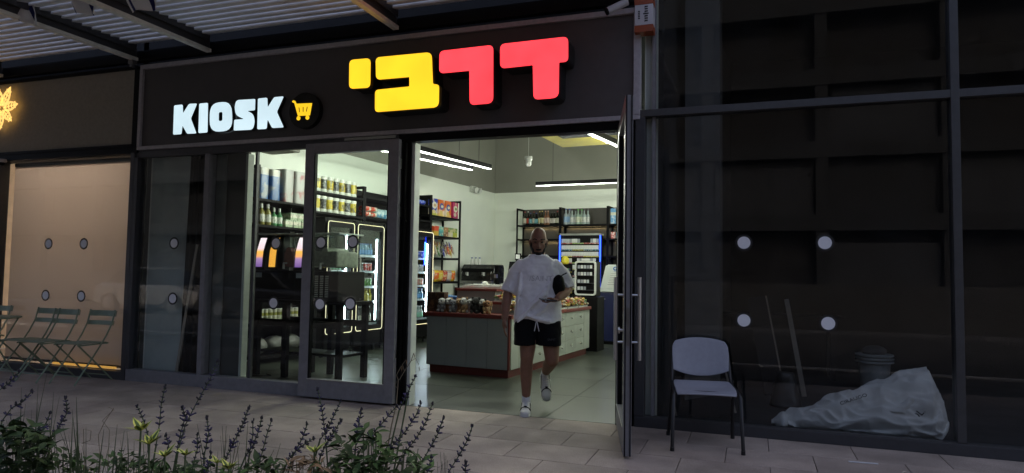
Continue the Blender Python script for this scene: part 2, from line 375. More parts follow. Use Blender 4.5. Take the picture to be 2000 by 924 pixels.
# --- door frame
df = thing('door_frame', 'black metal door frame round the open kiosk entrance', 'door frame', (0, 0, 0))
cube('head', (-3.36, -.96, -.02, .10, 2.607, 2.684), M_black, df, bevel=.003)
for i, (x0, x1) in enumerate(((-3.355, -3.315), (-3.305, -3.275), (-3.265, -3.228))): cube('jamb', (x0, x1, -.045+.02*i, .09, 0, 2.605), M_black, df, bevel=.003)
cube('jamb', (-1.148, -1.09, -.03, .09, 0, 2.605), M_black, df, bevel=.003); cube('side_panel', (-1.088, -.99, -.02, .09, 0, 2.605), M_black, df)
cube('reveal', (-3.226, -3.192, .02, .13, 0, 2.60), mat('pale reveal', (.6, .64, .57), .6), df)
for z in (.5, 1.9, 2.38): cube('hinge', (-3.312, -3.304, -.075, -.05, z-.05, z+.05), mat('hinge steel', (.5, .5, .5), .3, 1), df)
# --- door leaves
M_steel = mat('brushed stainless', (.5, .5, .5), .33, 1.0, var=.02, scale=8)
def leaf(name, label, loc, rot, w, flip):
    """a leaf running from its hinge edge at x=0 to x=w; outer face at -y"""
    t = thing(name, label, 'door', loc, rot); s, e = .108, .105; T = .028
    cube('stile', (0, s, -T, T, .0, 2.60), M_frame, t, bevel=.003); cube('stile', (w-s, w, -T, T, .0, 2.60), M_frame, t, bevel=.003)
    cube('top_rail', (s, w-s, -T+.001, T-.001, 2.60-e, 2.60), M_frame, t, bevel=.002); cube('bottom_rail', (s, w-s, -T+.001, T-.001, .0, .185), M_frame, t, bevel=.002)
    for a in ((s, s+.012, -T+.006, T-.006, .185, 2.495), (w-s-.012, w-s, -T+.006, T-.006, .185, 2.495)): cube('glazing_bead', a, M_black, t)
    cube('drip_strip', (s, w-s, -T-.006, -T, .178, .186), M_steel, t)
    return t, cube('glass_pane', (s, w-s, -.004, .004, .185, 2.495), G_clear, t)
lt, lp = leaf('glass_door', 'grey framed glass door folded flat against the left glazing', (-4.405, -.085, .022), 0, 1.10, False)
for o in [lt]:
    for (x, z) in ((.209, 1.571), (.588, 1.58), (.22, .94), (.579, .955)):
        d = MB(); d.prism(circ(x, z, .070, 28), -.005, -.0065); d.build('sticker_ring', M_dotb, lp)
        d = MB(); d.prism(circ(x, z, .0515, 28), -.0068, -.008); d.build('sticker_disc', M_dotw, lp)
ang = math.atan2(-1.04, .252)
rt, rp_ = leaf('glass_door', 'grey framed glass door standing open at a right angle to the front, with bar handles', (-1.108, -.05, .022), ang, 1.085, True)
for sgn in (-1, 1):
    h = MB(); x = 1.03; y = sgn*.085
    h.tube([(x, y, .67), (x, y, 1.27)], .0155, 12)
    for z in (.80, 1.14): h.tube([(x, sgn*.029, z), (x, y, z)], .009, 8)
    h.build('pull_handle', M_steel, rt, smooth=40)
cube('lock_plate', (1.0852, 1.088, -.011, .011, .78, 1.05), mat('lock steel', (.2, .2, .2), .4, .9), rt)
k = MB(); k.tube([(1.035, -.029, .885), (1.035, -.055, .885)], .011, 10); k.tube([(1.035, -.055, .885), (1.035, -.07, .885)], .024, 16); k.build('thumb_turn', M_steel, rt, smooth=40)
for y in (-.019, .019): cube('edge_seal', (1.0851, 1.093, y-.004, y+.004, .0, 2.6), M_black, rt)
cube('top_pivot', (.0, .06, -.02, .02, 2.60, 2.63), M_black, rt)
# --- glazing of the vacant unit
vf = thing('shopfront_glazing', 'tall dark glazing of the empty unit right of the open door', 'glazing', (0, 0, 0))
M_vfr = mat('vacant frame grey', (.05, .05, .051), .5, var=.12, scale=20)
cube('sill', (-.985, 7, -.03, .09, .0, .088), M_dark, vf, bevel=.004)
cube('sill_strip', (-.985, 7, -.028, .05, .088, .096), M_vfr, vf)
cube('transom', (-.985, 7, -.03, .085, 2.708, 2.770), M_vfr, vf, bevel=.003)
cube('mullion', (1.426, 1.484, -.035, .09, .098, 4.62), M_vfr, vf, bevel=.003)
cube('mullion', (-.985, -.90, -.033, .09, .098, 2.706), M_dark, vf, bevel=.003)
cube('glass_joint', (-.845, -.815, .012, .05, .098, 2.706), M_frame, vf); cube('glass_joint', (-.845, -.815, .012, .05, 2.772, 4.62), M_frame, vf)
cube('mullion', (4.2, 4.26, -.035, .09, .098, 4.62), M_vfr, vf)
for x0, x1 in ((-.90, -.845), (-.815, 1.426), (1.484, 4.2), (4.26, 7)):
    pl = pane(vf, x0, x1, .096, 2.708, G_dark, .022); pane(vf, max(x0, -.94), x1, 2.770, 4.62, G_dark, .022)
    if x0 == -.815: dots(pl, [(-.079, 1.595), (.541, 1.594), (-.081, .946), (.559, .946)], .021)
# --- neighbour's window with a roller blind
nf = thing('shopfront_glazing', 'neighbouring shop window with tan roller blind drawn down behind it', 'glazing', (0, 0, 0))
cube('sill', (-12, -6.93, -.03, .09, .0, .095), M_dark, nf, bevel=.004)
cube('head_rail', (-12, -6.93, -.02, .08, 2.655, 2.735), M_black, nf)
cube('mullion', (-6.93, -6.872, -.034, .09, .0, 2.66), M_dark, nf, bevel=.003); cube('mullion', (-9.24, -9.16, -.034, .09, .096, 2.655), M_dark, nf, bevel=.003)
n1 = pane(nf, -9.16, -6.93, .095, 2.655, G_clear); pane(nf, -12, -9.24, .095, 2.655, G_clear)
dots(n1, [(-8.285, 1.586), (-7.681, 1.586), (-8.289, .945), (-7.681, .95)], .019)
m = bpy.data.materials.new('roller blind'); m.use_nodes = True; nt = m.node_tree; N = nt.nodes; b_ = N['Principled BSDF']; N.remove(b_)
dfb = N.new('ShaderNodeBsdfDiffuse'); dfb.inputs[0].default_value = (.64, .59, .555, 1); tl = N.new('ShaderNodeBsdfTranslucent'); tl.inputs[0].default_value = (.68, .62, .57, 1)
ms = N.new('ShaderNodeMixShader'); ms.inputs[0].default_value = .5; nt.links.new(dfb.outputs[0], ms.inputs[1]); nt.links.new(tl.outputs[0], ms.inputs[2]); nt.links.new(ms.outputs[0], N['Material Output'].inputs[0])
wv = N.new('ShaderNodeTexNoise'); wv.inputs['Scale'].default_value = 260; tcb = N.new('ShaderNodeTexCoord'); nt.links.new(tcb.outputs['Object'], wv.inputs['Vector'])
bpn = N.new('ShaderNodeBump'); bpn.inputs['Strength'].default_value = .3; nt.links.new(wv.outputs[0], bpn.inputs['Height']); nt.links.new(bpn.outputs[0], dfb.inputs['Normal'])
bl = thing('roller_blind', 'tan fabric roller blind glowing warmly behind the neighbouring window', 'blind', (-8.04, .14, 0))
MB().box(-1.10, 1.10, 0, .003, .135, 2.60).build('fabric', m, bl)
MB().tube([(-1.10, .02, 2.62), (1.10, .02, 2.62)], .03, 12).build('roller', M_dark, bl, smooth=40)
MB().box(-1.10, 1.10, -.008, .01, .105, .135).build('bottom_bar', M_dark, bl)
ls = tag(MB().box(-8.15, -7.12, .05, .075, .105, .128).build('light_strip', emis('amber strip light', (1, .50, .10), .15)), 'amber light strip along the sill under the roller blind', 'light strip')
for x, y in ((-8.6, 1.1), (-7.6, 1.2)):
    t = thing('ceiling_lamp', 'round warm lamp behind the tan blind, '+('left' if x < -8 else 'right')+' of two', 'lamp', (x, y, 3.2), group='lamps of the neighbouring shop')
    b = MB(); b.lathe([(.02, .40), (.02, .05), (.16, .04), (.2, -.08)], 16); b.build('lamp_shade', M_black, t, smooth=40)
    MB().lathe([(.06, -.02), (.1, -.09), (.06, -.14)], 14).build('bulb', emis('warm lamp bulb', (1, .83, .70), 120), t, smooth=60)
# ================================================================ sign bands
M_fasc = mat('dark sign panel', (.085, .079, .080), .6, var=.08, scale=9, bump=.12, bscale=300)
fp = thing('sign_fascia', 'long dark sign panel in thin grey frame above the kiosk', 'sign panel', (0, 0, 0))
cube('panel', (-6.79, -1.005, -.012, .06, 2.724, 3.665), M_fasc, fp)
M_ffr = mat('fascia frame', (.42, .40, .42), .5, var=.12, scale=25)
cube('frame_bar', (-6.835, -.945, -.042, .05, 2.686, 2.728), M_ffr, fp, bevel=.003)
cube('frame_bar', (-6.835, -.945, -.042, .05, 3.650, 3.700), M_ffr, fp, bevel=.003)
cube('frame_bar', (-6.835, -6.792, -.044, .05, 2.730, 3.648), M_ffr, fp, bevel=.003)
cube('frame_bar', (-1.003, -.945, -.044, .05, 2.730, 3.648), M_ffr, fp, bevel=.003)
fl = thing('sign_fascia', 'plain brownish grey fascia panel over the neighbouring window', 'sign panel', (0, 0, 0))
cube('panel', (-12, -6.935, -.01, .06, 2.765, 3.665), mat('taupe fascia', (.31, .285, .235), .8, var=.08, scale=30, bump=.25, bscale=350), fl)
cube('frame_bar', (-12, -6.90, -.03, .05, 2.735, 2.765), M_black, fl); cube('frame_bar', (-12, -6.90, -.03, .05, 3.665, 3.70), M_black, fl)
cube('end_post', (-6.932, -6.838, -.03, .06, 2.66, 3.664), M_black, fl)

# --- pixel outlines of the lit letters, carried onto the sign plane
def outl(pts, ox, oy, s, yy): return [(p.x, p.z) for p in (F(ox+a/s, oy+b/s, yy) for a, b in pts)]
def letter(parent, pts, r, yf, depth, m_face, m_side, back=0, m_back=None, hole=None, name='letter'):
    o = rpoly(pts, r, 5); o = o if sum((o[i][0]-o[i-1][0])*(o[i][1]+o[i-1][1]) for i in range(len(o))) < 0 else o[::-1]
    b = MB()
    if hole:
        n = len(hole); nn = len(o)                               # ring face: bridge outline and hole
        h = hole[::-1] if sum((hole[i][0]-hole[i-1][0])*(hole[i][1]+hole[i-1][1]) for i in range(n)) > 0 else hole
        j = min(range(n), key=lambda q: (h[q][0]-o[0][0])**2+(h[q][1]-o[0][1])**2)
        # straight bridge strip: match points by angle
        cx = sum(p[0] for p in h)/n; cz = sum(p[1] for p in h)/n
        ang = lambda p: math.atan2(p[1]-cz, p[0]-cx)
        A = sorted(o, key=ang); H = []
        for p in A:
            a = ang(p); q = min(h, key=lambda k: abs((ang(k)-a+math.pi) % (2*math.pi)-math.pi)); H.append(q)
        k = len(A); vs = [(p[0], yf, p[1]) for p in A]+[(p[0], yf, p[1]) for p in H]+[(p[0], yf+depth, p[1]) for p in A]+[(p[0], yf+depth, p[1]) for p in H]
        fs = []; ms = []
        for i in range(k):
            q = (i+1) % k
            fs += [(i, q, k+q, k+i), (2*k+i, 2*k+q, q, i), (k+i, k+q, 3*k+q, 3*k+i)]; ms += [0, 1, 1]
        for f_, m_ in zip(fs, ms): pass
        o0 = len(b.v); b.v += vs
        for f_, m_ in zip(fs, ms): b.f.append(tuple(x+o0 for x in f_)); b.m.append(m_)
        L_ = b.build(name, [m_face, m_side], parent)
    else:
        b.prism(o, yf+.004, yf+depth); L_ = b.build(name, m_side, parent)
        c = MB(); cen = Vector((sum(p[0] for p in o)/len(o), sum(p[1] for p in o)/len(o)))
        c.prism(o, yf, yf+.0035); c.build('lit_face', m_face, L_)
    if back:
        c = MB(); c.prism(o, yf+depth+.001, yf+depth+back); c.build('backing_box', m_back, L_)
    return L_
M_side = mat('black letter return', (.010, .010, .010), .5, var=0)
Y_f = lightface('yellow sign face', (1.0, .55, .020), .40, .10, 2.5); R_f = lightface('red sign face', (1.0, .042, .055), .54, .24, 2.2); K_f = lightface('white sign face', (.68, .88, .97), .265, .08, 3)
M_ysd = mat('amber letter return', (.16, .10, .02), .5, var=0); M_rsd = mat('red letter return', (.06, .008, .01), .5, var=0)
ds = thing('illuminated_sign', 'large yellow and red glowing Hebrew block letters on the kiosk fascia', 'shop sign', (0, 0, 0))
Zf = -.255; q = lambda pts: outl(pts, 660, 0, 3.2258, Zf)
letter(ds, q([(72,378),(205,366),(203,552),(70,560)]), .05, Zf, .06, Y_f, M_ysd, .17, M_side)
letter(ds, q([(237,362),(590,328),(598,530),(637,533),(635,675),(233,707),(234,567),(450,545),(450,485),(240,503)]), [.05,.06,.02,.03,.06,.04,.04,.012,.012,.05], Zf, .06, Y_f, M_ysd, .17, M_side)
letter(ds, q([(640,322),(978,283),(978,650),(830,662),(828,445),(638,463)]), [.05,.05,.06,.05,.012,.05], Zf, .06, R_f, M_rsd, .17, M_side)
letter(ds, q([(1022,278),(1450,230),(1450,388),(1393,393),(1390,615),(1232,628),(1228,410),(1022,432)]), [.05,.05,.04,.012,.06,.05,.012,.05], Zf, .06, R_f, M_rsd, .17, M_side)
ks = thing('illuminated_sign', 'glowing white KIOSK letters on the dark fascia', 'shop sign', (0, 0, 0))
Zk = -.075; q = lambda pts: outl(pts, 260, 60, 3.85, Zk); kr = .018
letter(ks, q([(308,562),(372,555),(374,622),(420,550),(480,547),(433,660),(475,772),(405,775),(370,712),(362,778),(300,782)]), kr, Zk, .055, K_f, M_side)
letter(ks, q([(497,548),(562,542),(558,765),(490,770)]), kr, Zk, .055, K_f, M_side)
letter(ks, q([(577,545),(742,530),(748,752),(575,764)]), .13, Zk, .055, K_f, M_side, hole=rpoly(q([(645,614),(672,611),(671,677),(644,680)]), .015, 3))
letter(ks, q([(762,575),(775,522),(918,513),(915,598),(858,603),(905,628),(914,690),(898,744),(756,751),(760,670),(832,664),(772,636)]), [.07,.05,.015,.015,.01,.05,.06,.06,.015,.015,.01,.06], Zk, .055, K_f, M_side)
letter(ks, q([(938,510),(1008,503),(1011,577),(1060,500),(1132,493),(1080,610),(1132,727),(1045,732),(1010,665),(1003,738),(933,742)]), kr, Zk, .055, K_f, M_side)
cs = thing('illuminated_sign', 'round black sign with yellow shopping cart beside the KIOSK letters', 'shop sign', (0, 0, 0))
cc = F(260+1287/3.85, 60+600/3.85, Zk); b = MB(); b.prism(circ(cc.x, cc.z, .192, 40), Zk, -.013); b.build('disc', mat('gloss black disc', (.006, .006, .006), .25, var=0), cs)
qc = lambda pts: outl(pts, 260, 60, 3.85, Zk)
Yc = emis('cart yellow', (1, .60, .02), .29)
b = MB(); b.prism(qc([(1198,532),(1206,524),(1220,528),(1230,550),(1347,545),(1331,637),(1241,641),(1214,545),(1200,540)]), Zk-.006, Zk-.001); b.build('cart', Yc, cs)
for a in (((1248,578),(1253,578),(1257,614),(1252,614)), ((1279,575),(1284,575),(1284,611),(1279,611)), ((1310,573),(1315,573),(1309,609),(1304,609))):
    b = MB(); b.prism(qc(a), Zk-.008, Zk-.0062); b.build('cart_slot', M_side, cs)
for a in ((1245,659), (1312,654)):
    p = F(260+a[0]/3.85, 60+a[1]/3.85, Zk); b = MB(); b.prism(circ(p.x, p.z, .023, 14), Zk-.006, Zk-.001); b.build('cart_wheel', Yc, cs)
# --- leaf rosette sign of the neighbour
fs_ = thing('illuminated_sign', 'warm glowing rosette of leaf shapes on the taupe fascia', 'shop sign', (-9.14, -.05, 3.33))
Lf = emis('warm leaf light', (1, .58, .16), .34)
for a, l in ((8, .27), (62, .28), (112, .28), (165, .25), (218, .26), (265, .27), (-42, .24)):
    b = MB(); o = []; ca, sa = math.cos(R(a)), math.sin(R(a)); w = l*.23
    prof = [(.06, 0), (.10, .55), (.16, .95), (.5, 1.0), (.75, .7), (1, 0)]
    for t in range(13):
        x = t/12; o.append((.03+l*x, w*math.sin(math.pi*x**.85)))
    o = o+[(x, -y) for x, y in o[-2:0:-1]]; inn = [(x*.80+.03*.2+l*.10, y*.62) for x, y in o]
    P_ = lambda pts: [(x*ca-y*sa, x*sa+y*ca) for x, y in pts]
    A, B_ = P_(o), P_(inn); n = len(A)
    for y0, y1 in ((-.03, -.02),):
        vs = [(p[0], y0, p[1]) for p in A]+[(p[0], y0, p[1]) for p in B_]+[(p[0], y1, p[1]) for p in A]+[(p[0], y1, p[1]) for p in B_]
        fsx = []
        for i in range(n):
            j = (i+1) % n; fsx += [(i, j, n+j, n+i), (2*n+i, 3*n+i, 3*n+j, 2*n+j), (i, 2*n+i, 2*n+j, j), (n+i, n+j, 3*n+j, 3*n+i)]
        b.add(vs, fsx)
    b.prism(P_([(.05, -.006), (.03+l*.95, -.002), (.03+l*.95, .002), (.05, .006)]), -.03, -.02)
    for s_ in (-1, 1):
        for t in (.3, .5, .68): x = .03+l*t; b.prism(P_([(x, 0), (x+.03, s_*w*.75), (x+.042, s_*w*.72), (x+.014, 0)]), -.029, -.021)
    b.build('leaf', Lf, fs_)

# ================================================================ louvred canopy with flags
pg = thing('louvre_canopy', 'grey metal louvre canopy over the pavement', 'canopy', (0, 0, 0))
M_slat = mat('painted louvre', (.78, .78, .80), .5, var=.12, scale=5, rand=.08)
M_beam = mat('canopy beam', (.78, .78, .72), .5, var=.12, scale=12)
sm = MB(); nlv = 31; prof = [(-.050, .022), (-.050, -.024), (-.044, -.027), (.055, -.004), (.055, .0), (-.045, -.013), (-.045, .022)]
sm.prism([(a, b_) for a, b_ in prof], -12.2, -1.02, 'x'); smesh = sm.mesh('louvre_slat', M_slat)
for i in range(nlv): put('louvre_slat', smesh, pg, (0, -.17-.115*i, 3.935))
for x in (-9.2, -6.88, -5.79, -3.40): cube('beam', (x-.032, x+.032, -3.75, -.06, 3.745, 3.785), M_beam, pg, bevel=.004), cube('beam_web', (x-.008, x+.008, -3.75, -.06, 3.7855, 3.885), M_dark, pg)
for x in (-9.2, -6.88, -5.79, -3.40): cube('slat_comb', (x+.032, x+.045, -3.7, -.1, 3.86, 3.97), M_dark, pg)
cube('wall_ledger', (-12.2, -.97, -.055, .02, 3.745, 3.87), M_black, pg, bevel=.004)
cube('edge_beam', (-12.2, -1.0, -3.86, -3.76, 3.74, 3.98), M_dark, pg, bevel=.006)
sbox('upper_floor_soffit', (-14, 9, -.6, .1, 6.5, 6.7), M_wallext)
br = tag(MB().box(-6.93, -6.86, -.13, -.06, 3.70, 3.745).box(-6.915, -6.875, -.12, -.08, 3.665, 3.70).build('corner_bracket', mat('bracket grey', (.2, .2, .2), .5, .5), bevel=.004), 'small grey bracket where the canopy beam meets both fascias', 'bracket')
M_flag = mat('flag white', (.84, .84, .86), .85, var=.06); M_fblue = mat('flag blue', (.012, .02, .13), .85, var=.1)
def flag(label, top, bottom, yaw_wave, star=None):
    """hanging vertical pennant: top = (xl, xr, z), bottom = (xl, zl, xr, zr) on a plane 1.4 m out from the front"""
    t = thing('hanging_flag', label, 'flag', ((top[0]+top[1])/2, -1.40, top[2]), group='flags hanging under the canopy')
    cx, cz = (top[0]+top[1])/2, top[2]; n, mm = 14, 10; vs = []; fs = []; b = MB(); bl_ = MB()
    def pt(a, c): # a across 0..1, c down 0..1
        x = (top[0]+(top[1]-top[0])*a)*(1-c)+(bottom[0]+(bottom[2]-bottom[0])*a)*c; z = top[2]*(1-c)+(bottom[1]+(bottom[3]-bottom[1])*a)*c
        return Vector((x-cx, yaw_wave*math.sin(a*7+c*2.5)*.5+.02*math.sin(c*6+a*3), z-cz))
    for i in range(mm+1):
        for j in range(n+1): b.v.append(tuple(pt(j/n, i/mm)))
    for i in range(mm):
        for j in range(n): b.f.append((i*(n+1)+j, i*(n+1)+j+1, (i+1)*(n+1)+j+1, (i+1)*(n+1)+j)); b.m.append(1 if (2 <= j <= 3 or n-4 <= j <= n-3) else 0)
    o = b.build('cloth', [M_flag, M_fblue], t, smooth=180); sd = o.modifiers.new('Solidify', 'SOLIDIFY'); sd.thickness = .002
    if star:
        s_ = MB(); a0, c0, r = star
        for fl_ in (0, 1):
            tri = [(a0+r*math.sin(2*math.pi*k/3+math.pi*fl_), c0-r*.8*math.cos(2*math.pi*k/3+math.pi*fl_)) for k in range(3)]
            for k in range(3): s_.tube([pt(*tri[k])+Vector((0, -.004, 0)), pt(*tri[(k+1) % 3])+Vector((0, -.004, 0))], .009, 5)
        s_.build('star', M_fblue, t)
    MB().tube([(top[0]-cx-.02, 0, .0), (top[1]-cx+.02, 0, .0)], .006, 6).build('cord', M_black, t)
def FX(x, y): p = F(x, y, -1.4); return p.x, p.z
a, b_, c, d = FX(-28, -70), FX(38, -70), FX(40, 40), FX(66, 48)
flag('white and dark blue striped flag hanging leftmost under the canopy', (a[0], b_[0], a[1]), (c[0]-.02, c[1], d[0], d[1]), .10, (.42, .62, .17))
a, b_, c, d = FX(105, -70), FX(160, -70), FX(147, 29), FX(180, 25)
flag('white and dark blue striped flag hanging middle of three under the canopy', (a[0], b_[0], a[1]), (c[0], c[1], d[0], d[1]), .09)
a, b_, c, d = FX(205, -75), FX(286, -75), FX(257, 24), FX(303, 15)
flag('white and dark blue striped flag hanging rightmost under the canopy', (a[0], b_[0], a[1]), (c[0], c[1], d[0], d[1]), .07)
# security camera and reflector box at the right end of the fascia
p = F(1207, 12, -.22)
t = thing('security_camera', 'small grey tube security camera at the right end of the kiosk fascia', 'camera', p)
M_cam = mat('camera shell', (.42, .41, .43), .45)
dv = Vector((-.085, -.03, -.045)); b = MB(); b.tube([-dv*.9, dv], .033, 12); b.build('housing', M_cam, t, smooth=40)
b = MB(); b.tube([dv*1.0, dv*1.18], .034, 12); b.build('lens_hood', M_black, t, smooth=40)
b = MB(); b.tube([-dv*.6, -dv*.6+Vector((.0, .05, .09))], .014, 8); b.tube([-dv*.6+Vector((0, .05, .09)), Vector((.055, .19, .12))], .014, 8); b.build('bracket', M_cam, t, smooth=40)
pj = thing('projecting_sign', 'small white box sign with orange ends beside the dark upper glazing', 'sign', (-.90, -.02, 3.60))
cube('box', (-.085, .075, -.09, .03, -.095, .09), mat('sign white', (.5, .48, .5), .6, var=.06), pj, bevel=.004)
M_or = mat('sign orange', (.28, .055, .012), .5)
cube('end_cap', (-.087, .077, -.092, .032, -.155, -.096), M_or, pj); cube('end_cap', (-.087, .077, -.092, .032, .091, .15), M_or, pj)
M_ink = mat('black ink', (.01, .01, .01), .6, var=0)
for k in range(7):
    z = .068-.021*k; w = .018 if k != 3 else .03; b = MB(); b.box(.02-w, .02+w*.6, -.0918, -.0912, z-.006, z+.006)
    if k % 2 == 0: b.box(.02-w, .02-w+.007, -.0918, -.0912, z-.011, z)
    b.build('lettering', M_ink, pj)
for k in range(5): MB().box(-.055, -.038, -.0918, -.0912, .03-.016*k-.005, .03-.016*k+.005).build('lettering', M_ink, pj)
wl = thing('wall_camera', 'small pale dome camera on the post left of the roller blind', 'camera', F(4, 316, -.06))
MB().lathe([(.045, .035), (.05, .02), (.05, -.005), (.03, -.01)], 14).build('mount', M_cam, wl, smooth=40); MB().ell((0, 0, -.02), (.034, .034, .03)).build('dome', M_black, wl, smooth=60)
# ================================================================ across the street (seen mirrored in the glass)
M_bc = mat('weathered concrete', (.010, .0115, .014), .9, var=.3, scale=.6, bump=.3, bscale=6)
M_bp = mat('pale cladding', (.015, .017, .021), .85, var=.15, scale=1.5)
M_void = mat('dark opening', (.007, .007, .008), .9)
bd = thing('concrete_building', 'long concrete frame building across the street behind the viewer', 'building', (-2, -26, 0))
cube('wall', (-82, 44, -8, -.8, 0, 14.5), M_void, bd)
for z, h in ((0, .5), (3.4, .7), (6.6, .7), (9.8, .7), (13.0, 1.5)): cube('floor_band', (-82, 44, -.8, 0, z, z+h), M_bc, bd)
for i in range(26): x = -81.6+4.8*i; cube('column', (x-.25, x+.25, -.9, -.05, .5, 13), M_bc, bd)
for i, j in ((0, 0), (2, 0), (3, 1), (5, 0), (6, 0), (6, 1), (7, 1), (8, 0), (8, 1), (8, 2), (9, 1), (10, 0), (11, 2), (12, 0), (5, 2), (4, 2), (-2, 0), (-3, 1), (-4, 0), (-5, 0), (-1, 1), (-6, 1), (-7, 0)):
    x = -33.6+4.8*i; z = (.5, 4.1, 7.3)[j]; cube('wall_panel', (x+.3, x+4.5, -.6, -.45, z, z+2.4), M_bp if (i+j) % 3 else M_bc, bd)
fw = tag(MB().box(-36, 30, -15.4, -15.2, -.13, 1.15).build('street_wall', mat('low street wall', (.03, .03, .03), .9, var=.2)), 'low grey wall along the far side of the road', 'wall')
tp = thing('lamp_post', 'thin grey lamp post across the road', 'lamp post', (-9.2, -14.6, -.1)); b = MB(); b.tube([(0, 0, 0), (0, 0, 7.5)], [.09, .05], 10); b.build('pole', M_bc, tp, smooth=40); b = MB(); b.tube([(0, 0, 7.4), (.3, 0, 7.75), (1.4, 0, 7.9)], .04, 8); b.build('arm', M_bc, tp); cube('lamp_head', (1.2, 1.8, -.12, .12, 7.84, 7.95), M_dark, tp)
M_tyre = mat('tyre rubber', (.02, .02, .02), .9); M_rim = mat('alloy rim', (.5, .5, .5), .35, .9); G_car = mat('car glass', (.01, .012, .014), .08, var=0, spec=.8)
def car(label, loc, rot, col, L=4.3):
    t = thing('parked_car', label, 'car', loc, rot, 'cars parked along the road'); paint = mat('car paint '+col[0], col[1], .3, .2, var=.05, coat=.8)
    low = [(-2.15, .28), (2.12, .28), (2.17, .5), (2.1, .72), (1.1, .9), (-1.85, .95), (-2.12, .85), (-2.18, .5)]
    b = MB(); rings = []
    for y, sx, sz in ((-.86, .96, .9), (-.80, 1, 1), (.80, 1, 1), (.86, .96, .9)): rings.append([(x*sx, y, .28+(z-.28)*sz) for x, z in low])
    b.loft(rings); b.build('body', paint, t, bevel=.03)
    top = [(1.05, .9), (.35, 1.38), (-.2, 1.45), (-1.1, 1.40), (-1.8, .95)]; b = MB(); b.loft([[(x, y*s, z) for x, z in top] for y, s in ((-.74, 1), (.74, 1))]); b.build('cabin_glass', G_car, t, bevel=.04)
    rf = [(.32, 1.40), (-.2, 1.47), (-1.12, 1.42), (-1.1, 1.38), (-.2, 1.43), (.3, 1.365)]; b = MB(); b.prism(rf, -.72, .72, 'y'); b.build('roof', paint, t)
    for x in (1.35, -1.33):
        for y in (-.86, .86):
            b = MB(); b.tube([(x, y-.1, .31), (x, y+.1, .31)], .31, 20); w = b.build('wheel', M_tyre, t, smooth=40)
            b = MB(); s = 1 if y > 0 else -1; b.tube([(x, y+.09*s, .31), (x, y+.108*s, .31)], .2, 14); b.build('rim', M_rim, w)
    for y in (-.62, .62): cube('headlight', (2.08, 2.16, y-.18, y+.18, .58, .7), mat('lamp lens', (.6, .6, .62), .15), t); cube('tail_light', (-2.17, -2.08, y-.18, y+.18, .68, .82), mat('tail lens', (.3, .01, .01), .2), t)
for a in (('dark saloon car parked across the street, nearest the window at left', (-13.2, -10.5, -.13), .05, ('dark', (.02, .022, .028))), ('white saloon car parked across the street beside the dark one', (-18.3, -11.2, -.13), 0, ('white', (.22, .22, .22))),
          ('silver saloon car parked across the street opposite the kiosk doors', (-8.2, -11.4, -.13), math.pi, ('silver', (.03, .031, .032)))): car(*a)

# ================================================================ outdoor furniture
M_sage = mat('sage green enamel', (.19, .25, .17), .5, var=.15, scale=10)
def bistro(label, x, y, rz=0.0):
    t = thing('folding_chair', label, 'chair', (x, y, 0), rz, 'folding chairs by the blind window'); w = .185; r = .009
    # facing -y: the back upright runs down to the front foot, the other leg from the seat front to the rear foot
    for s in (-1, 1):
        b = MB(); b.tube([(s*w, .235, .81), (s*w, .20, .66), (s*w, .135, .53), (s*w, .05, .40), (s*w, -.235, .012)], r, 8); b.build('back_upright', M_sage, t, smooth=60)
        b = MB(); b.tube([(s*(w-.022), -.20, .445), (s*(w-.022), .0, .26), (s*(w-.022), .255, .012)], r, 8); b.build('leg', M_sage, t, smooth=60)
    for z0, z1, yy in ((.735, .80, .222), (.635, .685, .193)):
        b = MB(); n = 8
        pts = [((-w-.012)+(2*w+.024)*i/n, yy+.018-.05*((i/n-.5)**2)*0+.02*math.cos((i/n-.5)*math.pi)) for i in range(n+1)]
        b.add([(px, py, z0) for px, py in pts]+[(px, py+.012, z1) for px, py in pts]+[(px, py+.004, z0) for px, py in pts]+[(px, py+.016, z1) for px, py in pts],
              [f for i in range(n) for f in ((i, i+1, n+2+i, n+1+i), (2*n+2+i, 3*n+3+i, 3*n+4+i, 2*n+3+i), (n+1+i, n+2+i, 3*n+4+i, 3*n+3+i), (i, 2*n+2+i, 2*n+3+i, i+1))]); b.build('back_slat', M_sage, t)
    for k in range(6): yk = -.205+.062*k; MB().box(-w+.012, w-.012, yk, yk+.05, .448+.004*math.sin(k), .458+.004*math.sin(k)).build('seat_slat', M_sage, t, bevel=.003)
    for s in (-1, 1): MB().box(s*(w-.01)-.006, s*(w-.01)+.006, -.21, .17, .432, .447).build('seat_rail', M_sage, t)
    b = MB(); b.tube([(-w, -.17, .10), (w, -.17, .10)], .006, 6); b.build('stretcher', M_sage, t); b = MB(); b.tube([(-w+.022, .2, .07), (w-.022, .2, .07)], .006, 6); b.build('stretcher', M_sage, t)
bistro('sage green folding chair, right one of three in front of the tan blind', -7.15, -.345, .03)
bistro('sage green folding chair, middle one of three in front of the tan blind', -7.66, -.40, .02)
bistro('sage green folding chair, left one of three in front of the tan blind', -8.00, -.375, -.02)
bistro('sage green folding chair at the left edge beyond the round table', -8.95, -.30, .05)
t = thing('bistro_table', 'round sage green bistro table at the left edge', 'table', (-8.28, -.62, 0))
b = MB(); b.lathe([(.29, .700), (.30, .704), (.30, .712), (.292, .716)], 32); b.build('tabletop', M_sage, t, smooth=40)
for s in (-1, 1):
    for d in (-1, 1): b = MB(); b.tube([(s*.17, d*.2, .70), (s*.17, -d*.2, .01)], .009, 8); b.build('leg', M_sage, t, smooth=60)
for z, y in ((.1, .17), (.1, -.17)): b = MB(); b.tube([(-.17, y, z), (.17, y, z)], .006, 6); b.build('stretcher', M_sage, t)

